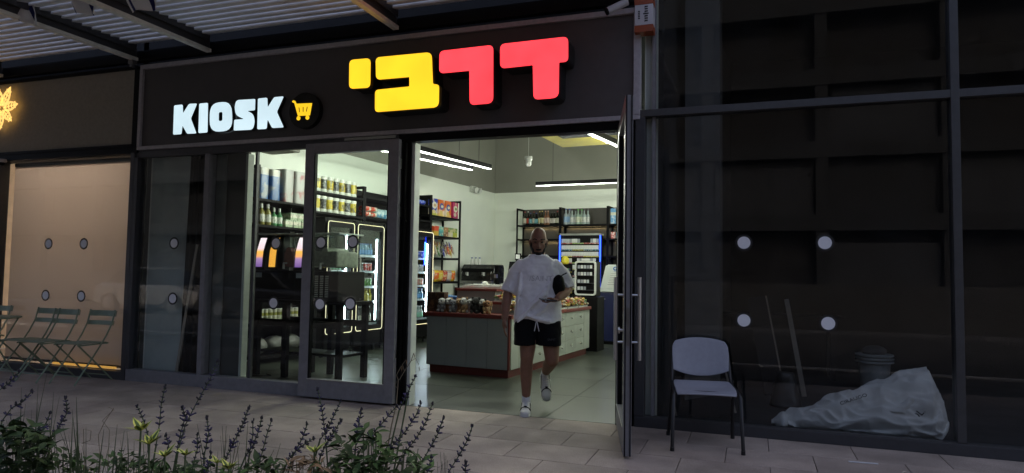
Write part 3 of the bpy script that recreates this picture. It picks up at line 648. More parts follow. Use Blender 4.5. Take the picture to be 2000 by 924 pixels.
# visitor chair in front of the empty unit: shell seat and back on black tube frame
t = thing('visitor_chair', 'grey plastic shell chair on black legs before the empty unit', 'chair', (-.375, -.43, 0), R(10))
M_shell = mat('grey polypropylene', (.30, .31, .36), .5, var=.06, scale=30, bump=.1, bscale=250)
M_leg = mat('black chair tube', (.010, .010, .011), .4, var=.1)
def shell(prof, name):
    """prof(a in -1..1, c in 0..1) -> point; solid 6 mm plastic"""
    n, mm = 14, 10; b = MB()
    for i in range(mm+1):
        for j in range(n+1): b.v.append(tuple(prof(-1+2*j/n, i/mm)))
    for i in range(mm):
        for j in range(n): b.f.append((i*(n+1)+j, i*(n+1)+j+1, (i+1)*(n+1)+j+1, (i+1)*(n+1)+j)); b.m.append(0)
    o = b.build(name, M_shell, t, smooth=180); s = o.modifiers.new('Solidify', 'SOLIDIFY'); s.thickness = .012; s.offset = 0; bev(o, .004, 2)
def seatp(a, c):
    w = .225*(1-.12*abs(c-.4)**2) ; x = a*w*(.97 if c < .1 or c > .9 else 1); y = -.225+.43*c
    z = .445-.03*(1-a*a)*math.sin(math.pi*min(1, c*1.1))-.03*max(0, .22-c)/.22*(.6+.4*a*a)+.012*c
    return (x, y-.03*(1-a*a)*(1-c), z)
def backp(a, c):
    top = .80-.028*a*a; bot = .525-.030*(1-a*a)+.020*a*a; w = .225-.012*abs(c-.55); x = a*w*(1-.10*max(0, c-.85)/.15*abs(a))
    return (x, .205+.085*c+.03*(1-a*a), bot+(top-bot)*c)
shell(seatp, 'seat'); shell(backp, 'backrest')
for s in (-1, 1):
    b = MB(); b.tube([(s*.255, -.26, .012), (s*.243, -.225, .40), (s*.236, -.19, .432), (s*.232, .12, .440), (s*.23, .175, .46), (s*.222, .235, .60), (s*.212, .285, .74)], .0135, 10, flat=.75); b.build('side_frame', M_leg, t, smooth=60)
    b = MB(); b.tube([(s*.235, .05, .432), (s*.240, .16, .25), (s*.252, .255, .012)], .0135, 10, flat=.75); b.build('rear_leg', M_leg, t, smooth=60)
    for y in (-.26, .255): b = MB(); b.tube([(s*.2545, y, .0), (s*.2545, y, .03)], .016, 10); b.build('foot_cap', M_leg, t)
for y in (-.14, .1): b = MB(); b.tube([(-.234, y, .425), (.234, y, .425)], .010, 8); b.build('cross_tube', M_leg, t)
st = tag(MB().box(-.095, .095, -.012, .012, .001, .004).build('paper_strip', mat('paper white', (.7, .7, .72), .7), None, (.725, -.535, .002), R(5)), 'narrow white paper strip lying on the paving before the empty unit', 'litter')
for x, y, l in ((.95, -.70, .05), (-1.05, -.28, .04), (-4.93, -.10, .03)): tag(MB().tube([(-l/2, 0, .004), (0, .006, .006), (l/2, 0, .004)], .004, 5).build('cigarette_end', mat('butt', (.6, .55, .45), .8), None, (x, y, .002), rnd.uniform(0, 3)), {.05: 'tiny pale scrap lying right of the white paper strip', .04: 'tiny pale scrap lying beside the foot of the open right door', .03: 'tiny pale scrap lying under the left glazing sill'}[l], 'litter')

# ================================================================ inside the empty unit
M_sack = mat('woven rubble sack', (.80, .81, .78), .7, var=.12, scale=7, bump=.35, bscale=160)
t = thing('rubble_sack', 'crumpled white woven sack slumped behind the dark glass', 'sack', (.80, .55, 0))
from mathutils import noise as NZ
def sack(name, parent, fn, nu, nv, amp, sc, m=M_sack):
    b = MB()
    for j in range(nv+1):
        for i in range(nu):
            p = Vector(fn(i/nu, j/nv)); d = amp*(.7*NZ.noise(p*sc*.75)+.55*(1-2.4*abs(NZ.noise(Vector((p.x*2.2+p.z*1.5, p.y*6, p.z*7-p.x*2))*sc*.28+Vector((5, 1, 2)))))+.30*(1-2.8*abs(NZ.noise(Vector((p.x*4-p.z*3, p.y*9, p.z*12+p.x*3))*sc*.3+Vector((1, 7, 3)))))+.05*NZ.noise(p*sc*9))
            c = Vector((p.x, p.y*.6, p.z*.4)); n = (p-c); n = n.normalized() if n.length > 1e-5 else Vector((0, 0, 1)); p = p+n*d; p.z = max(.003, p.z); b.v.append(tuple(p))
    for j in range(nv):
        for i in range(nu): b.f.append((j*nu+i, j*nu+(i+1) % nu, (j+1)*nu+(i+1) % nu, (j+1)*nu+i)); b.m.append(0)
    b.f.append(tuple(range(nu-1, -1, -1))); b.m.append(0); b.f.append(tuple(nv*nu+i for i in range(nu))); b.m.append(0)
    return b.build(name, m, parent, smooth=180)
SKX = [(.0, -.56, .07), (.10, -.45, .12), (.26, -.22, .27), (.42, .03, .37), (.58, .27, .43), (.72, .47, .53), (.80, .56, .545), (.90, .66, .30), (1.0, .70, .10)]
def lerp3(c):
    for (a, x0, h0), (b_, x1, h1) in zip(SKX, SKX[1:]):
        if c <= b_: k = (c-a)/(b_-a); return x0+(x1-x0)*k, h0+(h1-h0)*k
    return SKX[-1][1:]
def sk(a, c):       # a round, c along from the left neck to the tall right end
    x, h = lerp3(c); w = .08+.24*math.sin(min(1, c*1.25)*math.pi/2)-.12*max(0, c-.8)/.2
    q = 2*math.pi*a; s_ = math.sin(q); zz = h*(.5+.5*s_); lean = -.10*c*(1-.5*(1+s_))       # foot of the sack leans to the glass
    return (x-.16*max(0, c-.7)/.3*(1-.5-.5*s_), w*math.cos(q)*(1-.45*(.5+.5*s_))+lean, zz)
sack('body', t, sk, 150, 160, .06, 4.0)
def nk(a, c): q = 2*math.pi*a; r = .055+.02*math.sin(c*5)-.02*c; return (-.53-.13*c, r*1.5*math.cos(q)-.05, .055+r*math.sin(q)-.02*c)
sack('neck', t, nk, 20, 12, .02, 9)
def fl(a, c): q = 2*math.pi*a; r = .085*(1-c)+.015; return (.30+.10*c+r*.9*math.cos(q), -.20-.03*c+r*math.sin(q)*.6, .22+.11*c)
sack('flap', t, fl, 22, 12, .035, 8)
o = put('lettering', text_mesh('OLINT', .075, .001), t, (.47, -.255, .27), (R(70), R(-50), R(8))); o.data.materials.append(M_ink)
o = put('lettering', text_mesh('CIRAUGO', .05, .001), t, (-.02, -.165, .30), (R(38), R(-24), R(0))); o.data.materials.append(M_ink)
tag(sack('rubble_sack', None, lambda a, c: (0.30+.16*math.cos(6.283*a)*(1-.5*c), 1.55+.14*math.sin(6.283*a)*(1-.5*c), .34*c), 22, 12, .03, 6, mat('clear plastic bag', (.05, .052, .052), .35)), 'small crumpled plastic bag behind the white sack', 'bag')
t = thing('paint_bucket', 'pale plastic bucket with ribbed rim standing at the back of the empty unit', 'bucket', (1.37, 3.3, 0))
M_bkt = mat('bucket plastic', (.42, .45, .44), .5, var=.15); b = MB(); b.lathe([(.15, 0), (.155, .01), (.182, .40), (.182, .41), (.16, .41), (.14, .03)], 24); b.build('tub', M_bkt, t, smooth=35)
for z in (.30, .34, .38): b = MB(); b.lathe([(.18, z), (.212, z+.006), (.212, z+.022), (.18, z+.026)], 24); b.build('rim_rib', M_bkt, t, smooth=35)
b = MB(); b.ell((0, .0, .44), (.14, .13, .07)); b.build('rubble', M_conc, t, smooth=60)
M_ply = mat('raw board', (.16, .135, .105), .85, var=.2, stretch=(1, 1, 6)); M_edge = mat('board edge', (.30, .26, .21), .85, var=.15)
for lab, x, y, w, h, ty in (('thin dark board leaning behind the grey visitor chair', -.42, .62, .55, 1.08, -14), ('dark board leaning in the middle of the empty unit', .22, 2.2, .22, 1.12, -10), ('narrow timber plank leaning right of the dark board', .52, 2.25, .05, 1.1, -9)):
    t = thing('leaning_board', lab, 'board', (x, y, 0)); t.rotation_euler = (R(-12), R(ty), 0)
    MB().box(-w/2, w/2, -.009, .009, 0, h).build('panel', M_vac if w > .1 else M_edge, t); MB().box(w/2-(.018 if w > .1 else .01), w/2, -.012, -.0095, 0, h).build('edge', M_edge, t) if w > .1 else None
    if w > .5: MB().box(-w/2, -w/2+.018, -.012, -.0095, 0, h).build('edge', M_edge, t)
t = thing('work_trestle', 'dark trestle table deep inside the empty unit', 'table', (.2, 3.9, 0)); MB().box(-.9, .9, -.3, .3, .78, .82).build('tabletop', M_vac, t)
for x in (-.75, .75):
    for y in (-.22, .22): MB().box(x-.03, x+.03, y-.03, y+.03, 0, .78).build('leg', M_vac, t)
# behind the left glazing: plasterboard sheet and stick
t = thing('plasterboard_sheet', 'pale plasterboard sheet standing behind the leftmost kiosk pane', 'board', (-6.43, .112, 0)); t.rotation_euler = (R(0), 0, 0); MB().box(-.30, .36, -.008, .008, .0, 2.62).build('sheet', M_board, t)
MB().box(-.315, -.301, -.010, .010, 0, 2.62).build('edge_strip', mat('torn paper edge', (.55, .56, .52), .9), t)
t = thing('leaning_batten', 'thin wooden batten leaning against the pale plasterboard sheet', 'batten', (-6.22, .075, 0)); t.rotation_euler = (R(0), R(9), 0); MB().box(-.017, .017, -.012, .012, 0, 1.6).build('batten', M_edge, t)
t = thing('plasterboard_sheet', 'narrow grey plasterboard strip behind the second kiosk pane', 'board', (-5.60, .105, 0)); MB().box(-.16, -.02, -.008, .008, .0, 2.62).build('sheet', mat('grey board', (.13, .145, .14), .85, var=.15), t)
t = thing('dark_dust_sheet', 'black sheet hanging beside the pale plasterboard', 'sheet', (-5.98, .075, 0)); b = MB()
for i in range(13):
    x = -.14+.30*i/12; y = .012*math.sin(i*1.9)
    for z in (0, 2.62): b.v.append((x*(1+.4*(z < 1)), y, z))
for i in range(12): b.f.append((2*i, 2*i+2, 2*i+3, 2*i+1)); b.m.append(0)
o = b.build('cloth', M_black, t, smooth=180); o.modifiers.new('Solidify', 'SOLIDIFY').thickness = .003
# ================================================================ kiosk interior: lamps
T_on = emis('tube diffuser', (.95, 1.0, .88), 1.3)
LAMP_W = 4.5
def lamp(label, a, b_, z=3.0, cables=(.15, .85)):
    A, B_ = RW(*a, z), RW(*b_, z); d = B_-A; L = d.length; t = thing('linear_lamp', label, 'lamp', A, math.atan2(d.y, d.x), 'linear ceiling lamps of the kiosk')
    MB().box(0, L, -.028, .028, .006, .075).build('housing', M_black, t, bevel=.004); MB().box(.01, L-.01, -.024, .024, -.006, .005).build('diffuser', T_on, t)
    for k in range(6):                                                 # the lamp's own light, spread along the tube
        q = bpy.data.lights.new('lamp_light', 'POINT'); q.energy = LAMP_W*L/2.2; q.color = (.95, 1.0, .86); q.shadow_soft_size = 0; o = bpy.data.objects.new('lamp_light', q); COL.objects.link(o); o.parent = t; o.location = (L*(k+.5)/6, 0, -.03)
    for c in cables: MB().tube([(L*c, 0, .07), (L*c, 0, 1.69)], .003, 5).build('cable', M_black, t)
lamp('long bright tube lamp hanging nearest the doorway, upper of the left pair', (-4.66, 1.6), (-4.38, 3.82))
lamp('long bright tube lamp left of the doorway pair, running behind the left door', (-5.13, 1.6), (-4.72, 3.82))
lamp('level bright tube lamp hanging parallel to the back wall', (-4.48, 5.98), (-2.2, 6.05))
lamp('short stretch of bright tube lamp at the top right of the doorway', (-2.06, 1.3), (-1.80, 3.7))
lamp('unseen tube lamp added deep in the kiosk behind the open right door', (-1.9, 6.6), (-1.75, 8.6))  # added lamp out of view, gives the rear of the room more light
t = rthing('pendant_sensor', 'small white device hanging on a thin cable from the kiosk ceiling', 'sensor', -4.22, 5.0, 3.22)
M_wp = mat('white plastic', (.62, .63, .60), .45); MB().tube([(0, 0, .17), (0, 0, 1.47)], .004, 5).build('cable', M_wp, t); MB().lathe([(.035, 0), (.055, .03), (.055, .10), (.07, .12), (.07, .17), (.02, .18)], 12).build('body', M_wp, t, smooth=35)
t = rthing('emergency_light', 'white emergency light box on the left wall near the corner', 'light', -6.94, 8.02, 3.22); MB().box(0, .06, -.13, .13, -.02, .12).build('case', M_wp, t, bevel=.008)
for s in (-1, 1): b = MB(); b.tube([(.05, s*.09, .05), (.16, s*.10, .02)], [.05, .07], 12); b.build('lamp_head', M_wp, t, smooth=40)
t = rthing('air_conditioner', 'ceiling air unit with yellow panel seen at the top of the doorway', 'air conditioner', -2.40, 2.9, 3.22)
MB().box(-.55, .75, -.4, .5, .05, .30).build('casing', M_black, t); MB().box(-.6, .8, -.45, .55, -.02, .045).build('panel', mat('yellow panel', (.36, .30, .04), .6), t, bevel=.006); MB().box(-.35, .5, -.30, -.1, -.03, -.021).build('vent', M_black, t)
cube_r = lambda name, a, m, par, **k: MB().box(*a).build(name, m, par, **k)
duct = rthing('air_duct', 'grey duct box high on the left wall above the paper packs', 'duct', -6.6, 1.3, 3.02); cube_r('casing', (-.34, .2, -.5, .35, 0, .5), M_upper, duct, bevel=.01)

# ================================================================ shelving
M_sh = mat('black shelf steel', (.006, .006, .0065), .5, var=.2, spec=.09)
def shelf_unit(label, u, v, w, depth, zs, top, axis='v', back=True, end_open=False, name='shelving_unit', bar=.035, zbot=0):
    """a bay standing against a wall; local x = along its length, local -y = its front"""
    rot = R(90) if axis == 'v' else 0
    t = rthing(name, label, 'shelving', u, v, 0, rot)
    for x in (0, w):
        for y in (-depth, -.03): cube_r('upright', (x-bar/2, x+bar/2, y, y+.03, zbot, top), M_sh, t)
        for z in list(zs)+[top-.012]: cube_r('side_bar', (x-bar/2+.002, x+bar/2-.002, -depth+.03, -.03, z-.03, z+.012), M_sh, t)
    for z in zs: cube_r('shelf', (bar/2, w-bar/2, -depth, -.012, z-.035, z), M_sh, t, bevel=.002)
    if back: cube_r('back_panel', (bar/2, w-bar/2 if not end_open else w*.62, -.012, -.004, zs[0] if zbot else .1, top), M_sh, t)
    return t
def P_s(t, x, y, z):      # point of a bay -> world
    return Matrix.Translation(t.location) @ Matrix.Rotation(t.rotation_euler.z, 4, 'Z') @ Vector((x, y, z))
def stock(t, name, me, label, cat, group, spots, rz=0, jit=.0, mats=None):
    for i, (x, y, z) in enumerate(spots):
        o = put(name, me if not isinstance(me, list) else me[i % len(me)], None, P_s(t, x, y, z), t.rotation_euler.z+rz+rnd.uniform(-jit, jit)); tag(o, label, cat, group)
# --- left wall bays (u front -6.5). local x runs along v, local -y points into the room
WU = -6.945
b1 = shelf_unit('black shelving bay left of the fridges with paper packs on top', WU, .98, 1.06, .445, (.11, .56, 1.93, 2.29), 2.75)
b2 = shelf_unit('black shelving over the first fridge holding tubs', WU, 2.12, 1.2, .445, (2.22, 2.53), 2.74, zbot=2.10)
b3 = shelf_unit('black shelving over the second fridge holding snack packs', WU, 3.36, 1.25, .445, (2.24, 2.58), 2.74, zbot=2.14)
b4 = shelf_unit('black shelving over the last fridge beside the cereal boxes', WU, 4.66, .80, .445, (2.32, 2.62), 2.80, zbot=2.18)
b5 = shelf_unit('tall black snack shelving between the fridges and the coffee machine', WU, 5.50, 1.17, .445, (.18, .72, 1.12, 1.61, 2.05, 2.45), 2.84, end_open=True)
def boxmesh(name, w, d, h, m, bevel=0): return MB().box(-w/2, w/2, -d/2, d/2, 0, h).mesh(name, m)
def packmesh(name, w, d, h, m, puff=.25):
    """soft pack: pillowed box with crimped top"""
    b = MB(); n = 6; rings = []
    for i in range(n+1):
        c = i/n; k = 1-puff*(abs(2*c-1)**3); rg = []
        for (x, y) in ((-1, -.6), (-.6, -1), (.6, -1), (1, -.6), (1, .6), (.6, 1), (-.6, 1), (-1, .6)): rg.append((x*w/2*(.94+.06*k), y*d/2*k*(1 if 0 < i < n else .25), h*c))
        rings.append(rg)
    return b.loft(rings).mesh(name, m, 60)
# paper packs
m_bl = bands('blue paper wrap', [(0, (.015, .08, .24)), (.78, (.36, .37, .35)), (.97, (.4, .4, .38))], .35, noise=.35, nscale=5, ink=(.55, .50, .32))
m_wh = bands('white paper wrap', [(0, (.36, .36, .33)), (.05, (.35, .35, .33)), (.97, (.38, .38, .36))], .4, noise=.75, nscale=4.2, ink=(.30, .03, .03))
def rbox(name, w, d, h, m, r=.05): return MB().prism(rpoly([(-w/2, -d/2), (w/2, -d/2), (w/2, d/2), (-w/2, d/2)], r, 4), 0, h, 'z').mesh(name, m, 50)
pb, pw = rbox('paper_pack', .185, .26, .44, m_bl), rbox('paper_pack', .205, .28, .48, m_wh)
for x, me, lab in ((.15, pb, 'blue plastic wrapped paper towel pack, left one on the top shelf'), (.37, pb, 'blue plastic wrapped paper towel pack, right one on the top shelf'), (.62, pw, 'white paper roll pack with red print, left one on the top shelf'), (.86, pw, 'white paper roll pack with red print, partly behind the door stile')):
    tag(put('paper_pack', me, None, P_s(b1, x, -.27, 2.29), b1.rotation_euler.z+rnd.uniform(-.06, .06)), lab, 'paper pack', 'paper packs')
def bottle(name, r, h, neck, m, capm=None, sh=.62, cap=.06, labelm=None, n=10, lab=(.15, .5)):
    nr = r*neck; b = MB(); prof = [(r*.9, 0), (r, h*.03), (r, h*lab[0]), (r, h*lab[1]), (r, h*sh), (nr, h*(sh+.16)), (nr, h*(1-cap)), (nr*1.15, h*(1-cap)+.0005), (nr*1.15, h)]
    ks = [0, 0, 2, 0, 0, 0, 1, 1]
    return b.lathe(prof, n, ks=ks).mesh(name, [m, capm or m, labelm or m], 35)
m_gsp = mat('green bottle plastic', (.05, .22, .08), .3); m_lab = bands('white label', [(0, (.65, .66, .6)), (.5, (.5, .55, .45))], noise=.5, nscale=40, ink=(.1, .2, .1))
spr = bottle('spray_bottle', .045, .26, .35, m_gsp, M_wp, .55, .22, m_lab); jarg = bottle('cleaner_bottle', .05, .30, .4, mat('amber cleaner', (.22, .20, .05), .25), M_wp, .6, .2, m_lab)
stock(b1, 'cleaner_bottle', jarg, 'amber cleaner bottle at the left end of the second shelf', 'bottle', 'cleaning bottles', [(.14, -.36, 1.93), (.26, -.36, 1.93), (.20, -.22, 1.93)])
stock(b1, 'spray_bottle', spr, 'green bottle with white label on the second shelf', 'bottle', 'green cleaning bottles', [(.38, -.36, 1.93), (.49, -.36, 1.93)])
m_tea = bands('green and cream carton', [(0, (.35, .45, .28)), (.35, (.62, .60, .48)), (.8, (.4, .5, .35))], noise=.6, nscale=30, ink=(.1, .12, .08))
cart = boxmesh('small_carton', .15, .2, .105, m_tea); stock(b1, 'small_carton', cart, 'small green and cream carton stacked beside the green bottles', 'carton', 'small cartons', [(.62, -.33, 1.93), (.79, -.33, 1.93), (.95, -.33, 1.93), (.71, -.33, 2.037), (.88, -.33, 2.037)], jit=.06)
m_can = bands('tin label', [(0, (.6, .6, .55)), (.08, (.30, .30, .06)), (.5, (.55, .55, .45)), (.9, (.6, .6, .58))], .3, noise=.5, nscale=26, ink=(.05, .12, .04))
can = MB().lathe([(.036, 0), (.037, .004), (.037, .096), (.034, .1)], 12).mesh('tin_can', m_can, 35)
stock(b1, 'tin_can', can, 'labelled tin can stacked on the low shelf behind the slush machines', 'can', 'tin cans', [(.16+.085*i, -.40, .56+.1*j) for i in range(9) for j in range(2)])
for i, (bb, x, z) in enumerate(((b1, .22, .115), (b1, .58, .115), (b1, .9, .115))):
    def fnn(a, c, s=i): q = 2*math.pi*a; r = .16*math.sin(math.pi*(.08+.84*c))**.5; return (-.17+.34*c, r*math.cos(q), max(0, .12+r*.75*math.sin(q)))
    o = sack('flour_sack', None, fnn, 18, 14, .02, 9+i, mat('white sack', (.15, .155, .145), .5, bump=.2)); o.location = P_s(bb, x, -.24, z); o.rotation_euler = (0, 0, bb.rotation_euler.z+.1*i)
    tag(o, 'white plastic sack lying on the bottom shelf, '+('left', 'middle', 'right')[i]+' of three', 'sack', 'sacks on the bottom shelf')
# tubs
M_tubw = mat('tub white', (.66, .67, .62), .4)
def tub(m): return MB().lathe([(.062, 0), (.066, .006), (.066, .05), (.066, .20), (.066, .215), (.070, .217), (.070, .245), (.06, .25)], 16, ks=[0, 0, 1, 0, 0, 0, 0]).mesh('powder_tub', [M_tubw, m], 35)
m_ty = bands('yellow tub label', [(0, (.52, .40, .02)), (.7, (.58, .46, .03))], .35, noise=.8, nscale=11, ink=(.05, .04, .02)); m_tk = bands('black tub label', [(0, (.012, .012, .012)), (.9, (.03, .03, .03))], .35, noise=.5, nscale=30, ink=(.4, .4, .35))
ty, tk = tub(m_ty), tub(m_tk)
for z, row in ((2.53, 'upper'), (2.22, 'lower')):
    for i in range(7):
        o = put('powder_tub', (ty, tk)[i % 2], None, P_s(b2, .10+.148*i, -.365, z), rnd.uniform(0, 6)); col_ = 'yellow' if i % 2 == 0 else 'black'
        tag(o, f'white lidded tub with {col_} label on the {row} shelf over the first fridge', 'tub', f'{col_} tubs {row} shelf')
m_rs = bands('red snack wrap', [(0, (.5, .05, .02)), (.5, (.6, .58, .5))], noise=.6, nscale=18, ink=(.6, .55, .45), axis=0); m_bs = bands('pale blue wrap', [(0, (.10, .30, .48)), (.45, (.35, .52, .58))], noise=.6, nscale=16, ink=(.65, .7, .7))
rs = packmesh('snack_pack', .16, .2, .09, m_rs, .2); bs = packmesh('snack_bag', .14, .16, .17, m_bs, .5)
stock(b3, 'snack_pack', rs, 'red and white snack pack stacked over the second fridge', 'snack pack', 'red snack packs', [(.12, -.34, 2.24), (.12, -.34, 2.335), (.30, -.34, 2.24), (.30, -.34, 2.335)], jit=.05)
stock(b3, 'snack_bag', bs, 'pale blue snack bag over the second fridge', 'snack bag', 'pale blue bags', [(.48+.13*i, -.33+.03*(i % 2), 2.24) for i in range(6)], jit=.3)
stock(b4, 'snack_bag', packmesh('snack_bag', .13, .14, .10, bands('deep blue wrap', [(0, (.02, .04, .35)), (.5, (.08, .14, .5))], noise=.5), .5), 'deep blue packet on the top shelf over the last fridge', 'packet', 'deep blue packets', [(.2+.14*i, -.34, 2.62) for i in range(4)], jit=.3)
# cereal and snack boxes
def cereal(nm, c1, c2, ink): return boxmesh('cereal_box', .235, .07, .335, bands(nm, [(0, c2), (.16, c1), (.55, c1), (.82, c1)], .4, noise=.85, nscale=5, ink=ink))
for i, (x, lab, a) in enumerate(((.12, 'blue cereal box on the top snack shelf', ('cereal blue', (.015, .03, .30), (.35, .34, .05), (.7, .6, .45))), (.40, 'orange cereal box, left of two on the top snack shelf', ('cereal orange', (.58, .12, .01), (.6, .40, .10), (.65, .6, .5))), (.67, 'orange cereal box, right of two on the top snack shelf', ('cereal orange2', (.58, .11, .01), (.6, .38, .10), (.65, .6, .5))), (.97, 'magenta cereal box with white oval on the top snack shelf', ('cereal magenta', (.40, .015, .10), (.30, .01, .08), (.65, .68, .4))))):
    o = tag(put('cereal_box', cereal(*a), None, P_s(b5, x, -.395, 2.45), b5.rotation_euler.z+.02*(i-1)), lab, 'cereal box', 'cereal boxes')
    b = MB(); b.prism(circ(.0, .20, .085, 20, .07), -.0372, -.0362); b.build('emblem', mat('emblem %d' % i, ((.62, .6, .5), (.06, .08, .30), (.06, .08, .30), (.62, .64, .5))[i], .4), o); b = MB(); b.prism(circ(.015, .20, .05, 14, .03), -.0385, -.0375); b.build('emblem_text', mat('emblem in %d' % i, ((.45, .3, .15), (.6, .55, .4), (.6, .55, .4), (.12, .25, .04))[i], .4), o); b = MB(); b.prism(circ(-.02, .075, .06, 16, .04), -.0372, -.0362); b.build('picture', mat('picture %d' % i, ((.55, .45, .2), (.55, .42, .12), (.55, .42, .12), (.5, .45, .35))[i], .4), o)
sb = [boxmesh('biscuit_box', .17, .1, .19, bands('bis%d' % i, [(0, c), (.5, c2)], .4, noise=.7, nscale=12, ink=(.6, .5, .3))) for i, (c, c2) in enumerate((((.45, .30, .03), (.5, .06, .02)), ((.05, .25, .26), (.1, .35, .33)), ((.16, .07, .03), (.30, .15, .06)), ((.5, .48, .4), (.1, .2, .05)), ((.35, .38, .04), (.12, .25, .03))))]
for i, (lab) in enumerate(('yellow and red', 'teal', 'brown', 'cream', 'lime green')): tag(put('biscuit_box', sb[i], None, P_s(b5, .22+.19*i, -.38, 2.05), b5.rotation_euler.z), lab+' snack box on the second snack shelf', 'snack box', 'snack boxes')
cols = [(.5, .10, .02), (.02, .02, .025), (.45, .30, .03), (.05, .05, .3), (.4, .38, .33), (.25, .12, .03), (.08, .2, .05)]
bars = [packmesh('snack_bar', .05, .028, .24, bands('bar%d' % i, [(0, c), (.3, tuple(min(.7, x*1.3+.02) for x in c)), (.75, c)], .3, noise=.6, nscale=22), .5) for i, c in enumerate(cols)]
for i in range(30):
    o = put('snack_bar', bars[(i*3) % 7], None, P_s(b5, .10+.033*i, -.40+.06*(i % 3), 1.62+.05*(i % 3)+.06*abs(math.sin(i*.4))), (R(-25), R(rnd.uniform(20, 38)), b5.rotation_euler.z)); tag(o, 'wrapped snack bar leaning in the heap on the third snack shelf', 'snack bar', 'leaning snack bars')
chp = [packmesh('chips_bag', .17, .1, .24, bands('chip%d' % i, [(0, c), (.25, c2), (.8, c)], .25, noise=.6, nscale=14, ink=(.6, .5, .3)), .55) for i, (c, c2) in enumerate((((.25, .22, .3), (.5, .45, .4)), ((.55, .35, .02), (.6, .12, .02)), ((.5, .25, .02), (.55, .42, .05)), ((.30, .03, .02), (.4, .06, .03))))]
for i in range(6): tag(put('chips_bag', chp[i % 4], None, P_s(b5, .14+.17*i, -.35, 1.12), (R(8), 0, b5.rotation_euler.z+rnd.uniform(-.2, .2))), 'crisps bag on the fourth snack shelf above the chocolate cartons', 'crisps', 'crisps bags')
for i in range(4): tag(put('chips_bag', packmesh('chips_bag', .24, .12, .13, bands('low%d' % i, [(0, ((.03, .2, .5), (.3, .3, .1), (.5, .3, .25), (.06, .3, .55))[i])], .3, noise=.5, nscale=12), .5), None, P_s(b5, .2+.25*i, -.34, .72), (0, 0, b5.rotation_euler.z+rnd.uniform(-.2, .2))), ('bright blue', 'olive green', 'pink', 'sky blue')[i]+' snack bag on the low snack shelf', 'snack bag', 'low snack bags')

# ================================================================ fridges
L_warm = emis('fridge frame light', (1, .88, .58), .36); L_cool = emis('fridge bar light', (.80, .95, 1), 9)
G_fr = glass('fridge glass', (.93, .95, .96), 0); M_fin = mat('fridge liner', (.05, .055, .06), .5); M_wire = mat('wire shelf', (.45, .5, .52), .4, .6)
def fridge(label, v0, w, blue=False):
    """front plane at local x=0 facing +x; length along y"""
    t = rthing('drinks_fridge', label, 'fridge', -6.25, v0, 0, 0, 'upright glass door drinks fridges'); d = .64
    b = MB(); b.box(-d, -d+.03, 0, w, .12, 2.12); b.box(-d+.03, -.05, 0, .03, .12, 2.12); b.box(-d+.03, -.05, w-.03, w, .12, 2.12); b.box(-d+.03, -.05, .03, w-.03, 2.06, 2.12); b.box(-d+.03, -.05, .03, w-.03, .12, .40)
    b.build('cabinet', M_black, t); cube_r('liner', (-d+.032, -d+.036, .032, w-.032, .41, 2.05), M_fin, t)
    o_ = rpoly([(.015, .352), (w-.015, .352), (w-.015, 2.062), (.015, 2.062)], .05, 5); i_ = rpoly([(.075, .43), (w-.075, .43), (w-.075, 1.98), (.075, 1.98)], .02, 5); n = len(o_)
    b = MB(); vs = [(-.045, y, z) for y, z in o_]+[(-.045, y, z) for y, z in i_]+[(-.004, y, z) for y, z in o_]+[(-.004, y, z) for y, z in i_]
    fs = []
    for i in range(n): j = (i+1) % n; fs += [(2*n+i, 2*n+j, 3*n+j, 3*n+i), (i, n+i, n+j, j), (i, j, 2*n+j, 2*n+i), (n+i, 3*n+i, 3*n+j, n+j)]
    b.add(vs, fs); dr = b.build('door', M_black, t); cube_r('glass_pane', (-.03, -.024, .072, w-.072, .43, 1.985), G_fr, dr)
    b = MB(); pts = [(.002, y, z) for y, z in o_]; b.tube(pts+[pts[0]], .005, 6, cap=False); b.build('light_frame', L_warm, dr)
    b = MB(); b.tube([(.03, .055, 1.0), (.03, .055, 1.55)], .010, 8); b.tube([(0, .055, 1.02), (.03, .055, 1.02)], .007, 6); b.tube([(0, .055, 1.53), (.03, .055, 1.53)], .007, 6); b.build('handle', M_steel, dr, smooth=60)
    cube_r('light_bar', (-.085, -.07, w-.115, w-.095, .50, 1.85), L_cool, t)
    cube_r('light_bar', (-.085, -.07, .05, .062, .50, 1.85), L_cool, t)  # added second bar, hidden by the door frame, brightens the fridge contents
    if blue: cube_r('light_bar', (-.085, -.07, w-.19, w-.165, 1.45, 1.88), emis('blue bar light', (.03, .10, 1), 4), t)
    for z in (.44, .80, 1.05, 1.30, 1.56):
        b = MB(); b.box(-d+.04, -.10, .035, w-.035, z-.012, z-.006); b.box(-.10, -.092, .035, w-.035, z-.018, z+.018); b.build('shelf', M_wire, t)
    cube_r('kick_plate', (-d+.02, -.03, .02, w-.02, .11, .345), M_black, t)
    for y in (.08, w-.08):
        for x in (-.12, -.55): b = MB(); b.lathe([(.03, 0), (.03, .05), (.012, .055), (.012, .115)], 10, (x, y, 0)); b.build('caster', M_dark, t, smooth=40)
    return t
def dk(name, c, h, r, neck, capc=None, labc=None, sh=.58):
    h_ = lambda q: tuple(x*.72 for x in q)
    mm = mat('drink '+name, h_(c), .12, var=.05, spec=.7); return bottle('drink_bottle', r, h, neck, mm, mat('cap '+name, h_(capc or (.6, .6, .6)), .4, var=0), sh, .08, mat('lab '+name, tuple(x*.8 for x in (labc or c)), .4, var=.2, scale=40), 8)
def cn(name, c, h=.15, r=.03): mm = bands('can '+name, [(0, (.3, .3, .3)), (.06, tuple(x*.7 for x in c)), (.9, (.35, .35, .35))], .25, noise=.4, nscale=30, ink=(.6, .6, .55)); return MB().lathe([(r*.85, 0), (r, h*.06), (r, h*.9), (r*.82, h)], 8).mesh('drink_can', mm, 35)
